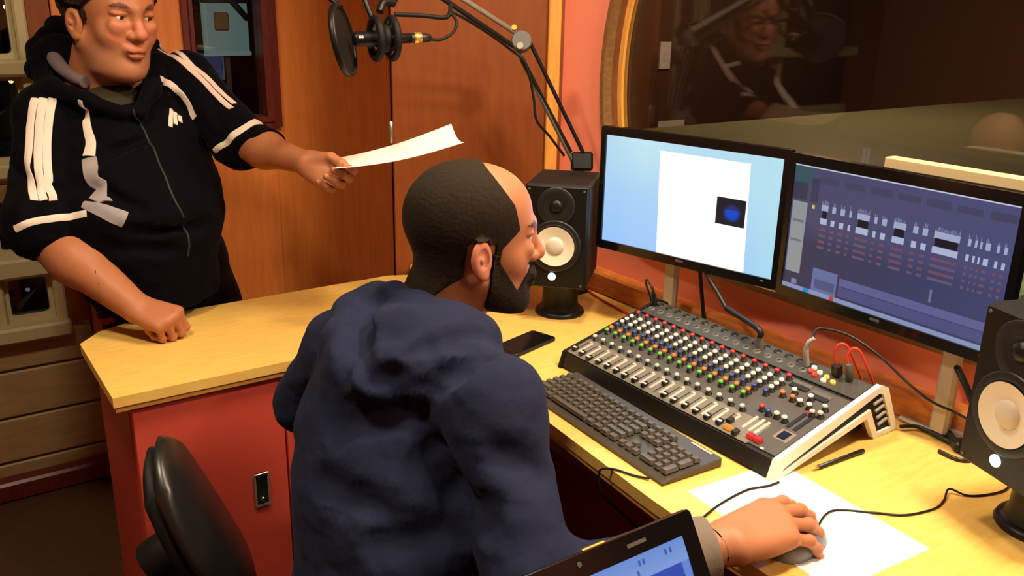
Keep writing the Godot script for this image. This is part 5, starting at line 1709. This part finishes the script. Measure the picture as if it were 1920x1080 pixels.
	s.add_to(st, Vector3(0.0, 0.0, -2.75) , Vector3(1.1, 1.75, -1.75), 0.012)
	s.skips = []
	for b in [hb, h1, h2]:
		s.add_to(st, b.position, b.end, 0.003)
	st.index()
	var body := put("body", st.commit(), M.skin, o, T(-base))
	add_eyes(o, HX, 1.02, 0.25, 0.1)
	# short dark hair
	var hs := Sculpt.new()
	add_head(hs, HX, 1.02, 0.006, 0.0028)
	hs.ell(HX * Vector3(0, 0.045, -0.040), Vector3(0.088, 0.092, 0.108), HX.basis.orthonormalized(), 0.03)
	hs.grow = 0.008
	hs.crease(4, 60.0, 0.003)
	hs.mask = func(p: Vector3) -> float:
		var q: Vector3 = HI * p
		var line := lerpf(0.075, 0.058, clampf((0.115 - q.y) / 0.05, 0, 1))
		if q.y < 0.055:
			line = lerpf(0.058, 0.020, clampf((0.055 - q.y) / 0.03, 0, 1))
		if q.y < 0.022:
			line = 0.026
		var low := 0.0 if q.z > -0.01 else -0.06
		if absf(q.x) > 0.079 and q.y < 0.025:
			return 0.01
		return maxf(q.z - line, low - q.y) * 0.6
	var hm := cloth(Color8(38, 27, 21), 0.6, 31, 8.0, 40.0)
	put("hair", hs.mesh(HX.origin - Vector3.ONE * 0.18, HX.origin + Vector3.ONE * 0.2, 0.004), hm, o, T(-base))
	# track jacket
	var j := Sculpt.new()
	j.ell(chest + Vector3(0, -0.035, 0), Vector3(0.185, 0.105, 0.125), TB, 0.05)
	j.ell(mid, Vector3(0.185, 0.17, 0.14), TB, 0.06)
	j.ell(belly, Vector3(0.195, 0.15, 0.155), TB, 0.06)
	j.cap(sr, neck + Vector3(0, -0.08, 0), 0.070, 0.080, 0.05)
	j.cap(sl, neck + Vector3(0, -0.08, 0), 0.064, 0.07, 0.05)
	var cr_end := er.lerp(wr, 0.07)
	j.cap(sr, er + Vector3(0.005, 0.02, 0), 0.070, 0.084, 0.035)
	j.cap(er + Vector3(0.0, 0.03, 0), cr_end, 0.080, 0.066, 0.03, true)
	j.cap(sl, el, 0.066, 0.066, 0.035)
	j.cap(el - (wl - el).normalized() * 0.03, el.lerp(wl, 0.42), 0.064, 0.05, 0.03, true)
	# hem
	j.cap(belly + Vector3(0, -0.06, 0), Vector3(belly.x, 0.80, belly.z - 0.02), 0.155, 0.165, 0.04, true)
	# hood lying round the neck
	j.chain([at(110, 52, 2.36), at(72, 90, 2.27), at(66, 130, 2.18), at(106, 164, 2.12), at(168, 190, 2.09), at(232, 212, 2.09)], 0.029, 0.016, 0.02)
	j.chain([at(110, 52, 2.36), at(200, 60, 2.40), at(280, 85, 2.36), at(296, 120, 2.24), at(284, 170, 2.16), at(262, 212, 2.10)], 0.029, 0.016, 0.02)
	j.cap(at(104, 112, 2.25), at(190, 170, 2.26), 0.045, 0.05, 0.03)
	j.cap(at(112, 92, 2.25), at(175, 120, 2.30), 0.04, 0.05, 0.03)
	# opening at the throat
	j.cap(at(215, 150, 2.09), at(248, 200, 2.05), 0.042, 0.004, 0.02, false, true)
	j.cap(neck + Vector3(0, 0.09, 0.05), neck + Vector3(0.0, 0.0, 0.02), 0.088, 0.076, 0.015, false, true)
	# folds
	for q in [[Vector2(180, 300), Vector2(300, 250), 2.04], [Vector2(150, 340), Vector2(260, 390), 2.0], [Vector2(240, 440), Vector2(390, 420), 2.02], [Vector2(200, 470), Vector2(330, 470), 2.0], [Vector2(330, 190), Vector2(395, 250), 2.14], [Vector2(400, 210), Vector2(420, 270), 2.1], [Vector2(20, 300), Vector2(60, 350), 2.0], [Vector2(100, 350), Vector2(60, 390), 1.98], [Vector2(440, 300), Vector2(500, 270), 2.06], [Vector2(470, 325), Vector2(515, 300), 2.03]]:
		var d := cf.normalized()
		var p0 := j.hit(eye, ray(q[0].x, q[0].y).normalized())
		var p1 := j.hit(eye, ray(q[1].x, q[1].y).normalized())
		if p0.distance_to(p1) < 0.3:
			j.cap(p0 - d * 0.004, p1 - d * 0.004, 0.010, 0.010, 0.03, false, true)
	j.crease(8, 7.0, 0.006, Vector3(1, 1.8, 1))
	var jm := cloth(Color8(10, 9, 13), 0.7, 21, 2.0, 6.0)
	jm.metallic_specular = 0.1
	var jk := put("jacket", j.mesh(Vector3(0.02, 0.72, -2.75), Vector3(1.1, 1.62, -1.85), 0.007), jm, o, T(-base))
	var wm := cloth(Color8(226, 208, 196), 0.6, 23, 1.5, 10.0)
	var P := func(v: Vector2) -> Vector3: return j.hit(eye, ray(v.x, v.y).normalized())
	var lay := func(called: String, pts: Array, w: float, w2: float, m: Material) -> void:
		var v := []
		for p in pts:
			v.append(P.call(p))
		put(called, strip_on(j, v, w, 0.0022, w2), m, jk)
	# three stripes down each arm
	for k in 3:
		lay.call("stripe", [Vector2(66 + 16 * k, 184), Vector2(57 + 17 * k, 230), Vector2(54 + 17 * k, 280), Vector2(56 + 17.5 * k, 330), Vector2(64 + 18 * k, 376)], 0.0185, 0.0175, wm)
	var sm := cloth(Color8(210, 178, 166), 0.6, 24, 1.5, 10.0)
	for k in 2:
		lay.call("stripe", [Vector2(302 - 3 * k, 84 + 9 * k), Vector2(345 - 3 * k, 106 + 10 * k), Vector2(380 - 4 * k, 138 + 9 * k), Vector2(412 - 5 * k, 170 + 9 * k), Vector2(440 - 6 * k, 194 + 9 * k)], 0.012, 0.014, sm)
	# curved white inserts on the chest, piping above each cuff, grey pocket flash
	lay.call("chest_insert", [Vector2(150, 188), Vector2(162, 225), Vector2(170, 265), Vector2(166, 292)], 0.012, 0.030, wm)
	lay.call("chest_insert", [Vector2(166, 296), Vector2(176, 340), Vector2(196, 376)], 0.034, 0.040, cloth(Color8(150, 140, 142), 0.6, 25, 1.5, 10.0))
	lay.call("pocket_flash", [Vector2(155, 383), Vector2(190, 394), Vector2(236, 412)], 0.016, 0.046, cloth(Color8(150, 144, 150), 0.6, 25, 1.5, 10.0))
	lay.call("chest_insert", [Vector2(302, 147), Vector2(328, 165), Vector2(350, 190), Vector2(366, 222)], 0.016, 0.020, wm)
	lay.call("cuff_piping", [Vector2(28, 430), Vector2(60, 416), Vector2(110, 408), Vector2(162, 400)], 0.016, 0.016, wm)
	lay.call("cuff_piping", [Vector2(402, 284), Vector2(430, 262), Vector2(458, 240), Vector2(486, 228)], 0.014, 0.026, wm)
	lay.call("zip", [Vector2(250, 205), Vector2(275, 255), Vector2(300, 310), Vector2(325, 370), Vector2(345, 430), Vector2(352, 480)], 0.005, 0.005, mat(Color8(24, 23, 27), 0.7))
	# the mark on the chest: three rising bars
	for k in 3:
		lay.call("chest_mark", [Vector2(319.5 + 9.5 * k, 238 - 4.5 * k), Vector2(320 + 8.5 * k, 222 - 1.5 * k), Vector2(321.0 + 7.5 * k, 205 + 6.5 * k)], 0.0105, 0.0095, wm)
	put("hood_lining", tube([at(112, 78, 2.28), at(98, 98, 2.24), at(112, 124, 2.18), at(138, 144, 2.14), at(160, 154, 2.12)], 0.022, 10, 5, 0.014), cloth(Color8(120, 104, 106), 0.8, 26, 2.0, 12.0), jk)
	var ts := Sculpt.new()
	ts.ell(neck + Vector3(0.0, -0.045, 0.025) + f * 0.03 + lf * 0.012, Vector3(0.082, 0.07, 0.088), TB, 0.02)
	put("tshirt", ts.mesh(neck - Vector3.ONE * 0.15, neck + Vector3.ONE * 0.15, 0.006), cloth(Color8(56, 50, 36), 0.8, 27, 2.0, 12.0), o, T(-base))
	# trousers and shoes
	var t := Sculpt.new()
	t.ell(pelvis, Vector3(0.185, 0.12, 0.135), TB, 0.05)
	t.ell(Vector3(0.585, 0.82, -2.36), Vector3(0.10, 0.12, 0.11), TB, 0.05)
	for i in 2:
		var hip := pelvis + lf * (-0.05 if i == 0 else 0.11)
		var ank: Vector3 = [Vector3(0.49, 0.05, -2.44), Vector3(0.71, 0.05, -2.46)][i]
		t.cap(hip, knees[i], 0.108, 0.082, 0.03)
		t.cap(knees[i], ank, 0.082, 0.066, 0.03, true)
	t.crease(9, 8.0, 0.005)
	var tr := put("trousers", t.mesh(Vector3(0.15, 0.0, -2.65), Vector3(0.9, 1.0, -2.15), 0.010), cloth(Color8(22, 21, 25), 0.7, 22, 2.0, 6.0), o, T(-base))
	put("side_stripe", strip_on(t, [t.hit(eye, ray(156, 603).normalized()), t.hit(eye, ray(185, 602).normalized()), t.hit(eye, ray(214, 598).normalized())], 0.016, 0.002), cloth(Color8(150, 34, 40), 0.6, 28, 1.0, 8.0), tr)
	for ank in [Vector3(0.49, 0.03, -2.44), Vector3(0.71, 0.03, -2.46)]:
		var sh := Sculpt.new()
		sh.cap(ank + Vector3(0, 0.03, 0), ank + Vector3(0, 0.005, -0.02), 0.048, 0.044, 0.02)
		sh.cap(ank + Vector3(0, 0.008, 0), ank + f * 0.16 + Vector3(0, 0.002, 0), 0.044, 0.034, 0.02)
		sh.ell(ank + f * 0.05 + Vector3(0, -0.08, 0), Vector3(0.3, 0.05, 0.3), Basis.IDENTITY, 0.004, true)
		put("shoe", sh.mesh(ank - Vector3(0.25, 0.06, 0.25), ank + Vector3(0.25, 0.12, 0.25), 0.007), M.satin, o, T(-base))
	# the sheet of paper in his left hand, curling along its length
	var pp := thing("script_page", "white sheet of paper held out by the standing man", "paper", Vector3.ZERO)
	var n0 := at(592, 318, 2.005)
	var far_l := at(846, 232, 2.02)
	var far_r := at(870, 267, 1.83)
	var near_l := at(612, 300, 2.13)
	var near_r := at(628, 316, 1.92)
	var ps := begin()
	var nu := 20
	var nv := 10
	var g := []
	for i in nu + 1:
		var row := []
		var u := float(i) / nu
		for jx in nv + 1:
			var v := float(jx) / nv
			var p := near_l.lerp(near_r, v).lerp(far_l.lerp(far_r, v), u)
			p += Vector3.UP * (-0.012 * sin(PI * v) * (0.4 + 0.6 * u) - 0.010 * sin(PI * u))
			row.append(p)
		g.append(row)
	for i in nu:
		for jx in nv:
			quad(ps, g[i][jx], g[i + 1][jx], g[i + 1][jx + 1], g[i][jx + 1], Vector3.UP, 1)
			var dn := Vector3(0, -0.0005, 0)
			quad(ps, g[i][jx] + dn, g[i + 1][jx] + dn, g[i + 1][jx + 1] + dn, g[i][jx + 1] + dn, Vector3.DOWN, 2)
	put("sheet", done(ps), M.paper, pp)

# ---------------------------------------------------------------- the seated man
func build_seated_person() -> void:
	var base := Vector3(0.5, 0, -1.15)
	var o := thing("person", "seated bearded man in a navy hoodie with his hand on the mouse", "person", base)
	var crh := Vector3(cr.x, 0, cr.z).normalized()
	var cfh := Vector3(cf.x, 0, cf.z).normalized()
	var f := Vector3(0.93, 0, -0.36).normalized()
	var lf := Vector3.UP.cross(f)
	var pelvis := Vector3(0.515, 0.53, -1.04)
	var waist := Vector3(0.53, 0.68, -1.075)
	var chest := Vector3(0.572, 0.83, -1.155)
	var neck := Vector3(0.685, 0.985, -1.25)
	var sr := at(925, 760, 1.27)
	var sl := at(640, 650, 1.56)
	var er := at(1000, 1112, 1.17)
	var wr := on_y(1366, 1018, 0.798)
	var el := at(574, 752, 1.66)
	var wl := Vector3(0.76, 0.66, -1.50)
	var a := deg_to_rad(14.0)
	var fh := (crh * cos(a) + cfh * sin(a) - Vector3.UP * 0.10).normalized()
	var hl := Vector3.UP.cross(fh).normalized()
	var hu := fh.cross(hl)
	var HX := Transform3D(Basis(hl, hu, fh).scaled_local(Vector3.ONE * 1.04), at(884, 450, 1.48))
	var HI := HX.affine_inverse()
	var s := Sculpt.new()
	add_head(s, HX, 0.98, 0.0, 0.0012)
	s.cap(HX * Vector3(0, -0.045, -0.030), neck + Vector3(0.0, -0.03, 0), 0.055, 0.060, 0.03)
	s.cap(HX * Vector3(0, -0.07, 0.01), neck + f * 0.06 + Vector3(0, -0.03, 0), 0.042, 0.05, 0.03)
	s.cap(neck + Vector3(0, -0.05, 0), chest + f * 0.03, 0.045, 0.075, 0.03)
	s.cap(chest + f * 0.03, pelvis, 0.075, 0.08, 0.03)
	s.cap(neck + Vector3(0, -0.08, 0), sr, 0.035, 0.035, 0.02)
	s.cap(neck + Vector3(0, -0.08, 0), sl, 0.035, 0.035, 0.02)
	s.cap(sr, er, 0.036, 0.028, 0.02)
	s.cap(er, er.lerp(wr, 0.4), 0.028, 0.030, 0.02)
	s.cap(er.lerp(wr, 0.4), wr, 0.030, 0.030, 0.02)
	s.cap(sl, el, 0.038, 0.036, 0.02)
	s.cap(el, wl, 0.036, 0.028, 0.02)
	var knees := [Vector3(0.86, 0.50, -1.12), Vector3(0.84, 0.50, -1.42)]
	var anks := [Vector3(0.82, 0.09, -1.06), Vector3(0.80, 0.09, -1.44)]
	for i in 2:
		var hip := pelvis + lf * (-0.09 if i == 0 else 0.09)
		s.cap(hip, knees[i], 0.08, 0.055, 0.03)
		s.cap(knees[i], anks[i], 0.052, 0.034, 0.02)
		s.cap(anks[i], anks[i] + Vector3(0.12, -0.05, 0), 0.032, 0.025, 0.02)
	# right hand over the mouse
	var d1 := (Vector3(1.0, 0, 0.10) + Vector3.UP * 0.06).normalized()
	var b1 := Vector3.UP + Vector3(0, 0, 0.12)
	b1 = (b1 - d1 * b1.dot(d1)).normalized()
	var t1 := b1.cross(d1).normalized()
	if t1.z > 0: t1 = -t1
	add_hand(s, wr, d1, b1, t1, 1.12, [[16, 22, 14], [18, 24, 16], [20, 26, 16], [22, 28, 16]], 0.16, [Vector3(0.8, 0.6, -0.35), Vector3(0.97, 0.1, -0.35), Vector3(0.95, -0.15, -0.3)])
	# left hand resting on his lap
	var d2 := (Vector3(0.9, -0.25, 0.15)).normalized()
	var b2 := Vector3.UP
	b2 = (b2 - d2 * b2.dot(d2)).normalized()
	var t2 := b2.cross(d2).normalized()
	if t2.z < 0: t2 = -t2
	add_hand(s, wl, d2, b2, t2, 1.0, [[20, 25, 15], [22, 25, 15], [24, 25, 15], [26, 25, 15]], 0.08, [Vector3(0.8, 0.6, -0.3), Vector3(0.95, 0.2, -0.3), Vector3(0.95, 0.0, -0.3)])
	var skin := Color8(172, 112, 80)
	s.hue = func(p: Vector3, n: Vector3) -> Color:
		var q: Vector3 = HI * p
		var c := skin
		if q.length() < 0.19:
			if q.z > 0.095 and absf(q.x) < 0.022 and q.y < -0.042 and q.y > -0.069:
				c = c.lerp(Color8(190, 110, 100), 0.7)
			if absf(q.x) > 0.079 and absf(q.y) < 0.04:
				c = c.lerp(Color8(216, 138, 116), 0.5)
			if q.y > 0.037 and q.y < 0.047 - 30.0 * pow(absf(q.x) - 0.034, 2.0) and absf(q.x) > 0.010 and absf(q.x) < 0.052 and q.z > 0.06:
				c = c.lerp(Color8(40, 28, 22), 0.85)
		return lin(c)
	var st := begin()
	var hb := AABB(HX.origin - Vector3(0.16, 0.17, 0.16), Vector3(0.32, 0.33, 0.32))
	var h1 := AABB(wr + d1 * 0.085 - Vector3.ONE * 0.11, Vector3.ONE * 0.22)
	var h2 := AABB(wl + d2 * 0.085 - Vector3.ONE * 0.11, Vector3.ONE * 0.22)
	s.skips = [hb, h1, h2]
	s.add_to(st, Vector3(0.2, 0.0, -1.85), Vector3(1.15, 1.35, -0.55), 0.012)
	s.skips = []
	for b in [hb, h1, h2]:
		s.add_to(st, b.position, b.end, 0.003)
	st.index()
	put("body", st.commit(), M.skin, o, T(-base))
	add_eyes(o, HX, 0.98, 0.0, 0.05)
	# cropped hair with a receding front, and a full short beard
	var hm := cloth(Color8(40, 32, 25), 0.7, 32, 6.0, 50.0)
	var hs := Sculpt.new()
	add_head(hs, HX, 0.98, 0.0, 0.0012)
	hs.cap(HX * Vector3(0, -0.045, -0.030), neck + Vector3(0.0, -0.03, 0), 0.055, 0.060, 0.03)
	hs.grow = 0.0035
	hs.crease(5, 140.0, 0.0009)
	hs.mask = func(p: Vector3) -> float:
		var q: Vector3 = HI * p
		var line := 0.02
		if q.y > 0.075:
			line = lerpf(0.048, 0.004, clampf((q.y - 0.075) / 0.05, 0, 1))
		elif q.y > 0.036:
			line = lerpf(0.062, 0.048, clampf((q.y - 0.036) / 0.04, 0, 1))
		elif q.y > 0.008:
			line = lerpf(0.038, 0.062, clampf((q.y - 0.008) / 0.028, 0, 1))
		else:
			line = 0.036
		var low := -0.06
		if q.z > 0.024:
			low = -0.06
		elif q.z > -0.020:
			low = 0.012
		else:
			low = lerpf(-0.045, -0.088, clampf((-0.02 - q.z) / 0.05, 0, 1))
		if absf(q.x) > 0.0805 and q.y < 0.018 and q.z < 0.024:
			return 0.01
		return maxf(q.z - line, low - q.y) * 0.7
	put("hair", hs.mesh(HX.origin - Vector3.ONE * 0.16, HX.origin + Vector3.ONE * 0.18, 0.003), hm, o, T(-base))
	var bs := Sculpt.new()
	add_head(bs, HX, 0.98, 0.0, 0.0012)
	bs.ell(HX * Vector3(0, -0.092, 0.074), Vector3(0.032, 0.022, 0.026), HX.basis.orthonormalized(), 0.02)
	bs.grow = 0.005
	bs.crease(6, 140.0, 0.0014)
	bs.mask = func(p: Vector3) -> float:
		var q: Vector3 = HI * p
		var x := absf(q.x)
		# upper edge of the beard, from the ear along the cheek to the moustache
		var top := -0.03
		if q.z < 0.035:
			top = -0.005
		elif q.z < 0.075:
			top = lerpf(-0.018, -0.070, (q.z - 0.035) / 0.04)
		else:
			top = lerpf(-0.070, -0.036, clampf((q.z - 0.075) / 0.022, 0, 1))
		var v := maxf(q.y - top, 0.022 - q.z)
		v = maxf(v, -0.112 - q.y)
		# lips stay free
		if q.z > 0.09:
			v = maxf(v, 0.0075 - Vector2(q.x * 0.36, q.y + 0.0555).length())
		if q.z < 0.034 and q.y > -0.055 and x > 0.0785:
			return 0.01
		return v * 0.7
	put("beard", bs.mesh(HX.origin - Vector3.ONE * 0.17, HX.origin + Vector3.ONE * 0.18, 0.003), hm, o, T(-base))
	# hoodie
	var j := Sculpt.new()
	var ub := (neck - waist).normalized()
	var fb := (f - ub * f.dot(ub)).normalized()
	var CB := Basis(ub.cross(fb), ub, fb)
	j.ell(chest + ub * 0.01, Vector3(0.185, 0.19, 0.125), CB, 0.05)
	j.ell(waist + crh * 0.015, Vector3(0.19, 0.18, 0.13), Basis(lf, Vector3.UP, f), 0.06)
	j.ell(pelvis + Vector3(0, 0.04, 0), Vector3(0.185, 0.12, 0.145), Basis(lf, Vector3.UP, f), 0.05)
	j.cap(sr, neck + Vector3(0, -0.07, 0), 0.062, 0.075, 0.05)
	j.cap(sl, neck + Vector3(0, -0.07, 0), 0.058, 0.075, 0.05)
	j.cap(sr, er, 0.066, 0.062, 0.06)
	j.cap(er, er.lerp(wr, 0.86), 0.058, 0.040, 0.03, true)
	j.cap(sl, el, 0.060, 0.056, 0.035)
	j.cap(el, el.lerp(wl, 0.9), 0.054, 0.042, 0.03, true)
	# hood: a soft roll round the neck that hangs down the back in two folds
	j.chain([at(882, 656, 1.36), at(845, 684, 1.305), at(780, 694, 1.285), at(705, 698, 1.31), at(662, 682, 1.365), at(655, 645, 1.43), at(672, 600, 1.49), at(712, 566, 1.52)], 0.035, 0.033, 0.045)
	j.chain([at(880, 632, 1.39), at(830, 640, 1.35), at(765, 636, 1.36), at(705, 618, 1.43)], 0.036, 0.036, 0.05)
	j.chain([at(738, 556, 1.475), at(790, 578, 1.425), at(845, 600, 1.395), at(886, 632, 1.385), at(893, 662, 1.38)], 0.021, 0.019, 0.035)
	j.chain([at(738, 556, 1.475), at(800, 540, 1.58), at(880, 590, 1.56), at(893, 640, 1.46)], 0.02, 0.018, 0.02)
	# long creases round the hood, soft ones on the back and sleeves
	for q in [[Vector2(905, 666), Vector2(860, 692), Vector2(800, 721), Vector2(735, 735)], [Vector2(802, 670), Vector2(768, 688), Vector2(728, 708), Vector2(690, 712)], [Vector2(893, 622), Vector2(850, 633), Vector2(800, 642), Vector2(768, 655)], [Vector2(640, 705), Vector2(646, 655), Vector2(668, 600), Vector2(700, 560)], [Vector2(676, 682), Vector2(674, 640), Vector2(694, 596)]]:
		var v := []
		for p in q:
			v.append(j.hit(eye, ray(p.x, p.y).normalized()))
		for i in v.size() - 1:
			if (v[i] as Vector3).distance_to(v[i + 1]) < 0.16:
				j.cap(v[i] + cf * 0.001, v[i + 1] + cf * 0.001, 0.009, 0.009, 0.026, false, true)
	for q in [[Vector2(812, 850), Vector2(850, 915)], [Vector2(850, 915), Vector2(900, 975)], [Vector2(940, 850), Vector2(1020, 880)], [Vector2(640, 800), Vector2(760, 780)], [Vector2(600, 900), Vector2(720, 960)], [Vector2(700, 1020), Vector2(860, 990)]]:
		var p0 := j.hit(eye, ray(q[0].x, q[0].y).normalized())
		var p1 := j.hit(eye, ray(q[1].x, q[1].y).normalized())
		if p0.distance_to(p1) < 0.3:
			j.cap(p0 - cf * 0.006, p1 - cf * 0.006, 0.0095, 0.0095, 0.04, false, true)
	# room for the neck
	j.cap(neck + (HX.origin - neck) * 0.55 + f * 0.02, neck + f * 0.035 + Vector3(0, 0.0, 0), 0.078, 0.068, 0.015, false, true)
	j.crease(13, 7.0, 0.007, Vector3(1, 1.5, 1))
	var jk := put("hoodie", j.mesh(Vector3(0.2, 0.42, -1.85), Vector3(1.1, 1.15, -0.6), 0.006), cloth(Color8(33, 37, 60), 0.85, 33, 2.0, 8.0), o, T(-base))
	# the sleeve's cuff
	put("cuff", tube([er.lerp(wr, 0.80), er.lerp(wr, 0.84), er.lerp(wr, 0.90)], 0.049, 18, 3, 0.044), cloth(Color8(116, 104, 96), 0.85, 34, 2.0, 14.0), jk)
	# trousers and shoes
	var t := Sculpt.new()
	t.ell(pelvis + Vector3(0.02, -0.02, 0), Vector3(0.165, 0.095, 0.14), Basis(lf, Vector3.UP, f), 0.05)
	for i in 2:
		var hip := pelvis + lf * (-0.09 if i == 0 else 0.09)
		t.cap(hip, knees[i], 0.095, 0.075, 0.03)
		t.cap(knees[i], anks[i] + Vector3(0, -0.03, 0), 0.074, 0.058, 0.03, true)
	t.crease(14, 8.0, 0.005)
	put("trousers", t.mesh(Vector3(0.2, 0.0, -1.65), Vector3(1.05, 0.75, -0.8), 0.011), cloth(Color8(30, 32, 42), 0.8, 35, 2.0, 8.0), o, T(-base))
	for ank in anks:
		var q: Vector3 = ank + Vector3(0, -0.06, 0)
		var sh := Sculpt.new()
		sh.cap(q + Vector3(0, 0.03, 0), q + Vector3(-0.02, 0.005, 0), 0.046, 0.042, 0.02)
		sh.cap(q + Vector3(0, 0.008, 0), q + Vector3(0.16, 0.002, 0), 0.042, 0.034, 0.02)
		sh.ell(q + Vector3(0.05, -0.08, 0), Vector3(0.3, 0.05, 0.3), Basis.IDENTITY, 0.004, true)
		put("shoe", sh.mesh(q - Vector3(0.1, 0.06, 0.1), q + Vector3(0.25, 0.12, 0.1), 0.007), M.satin, o, T(-base))
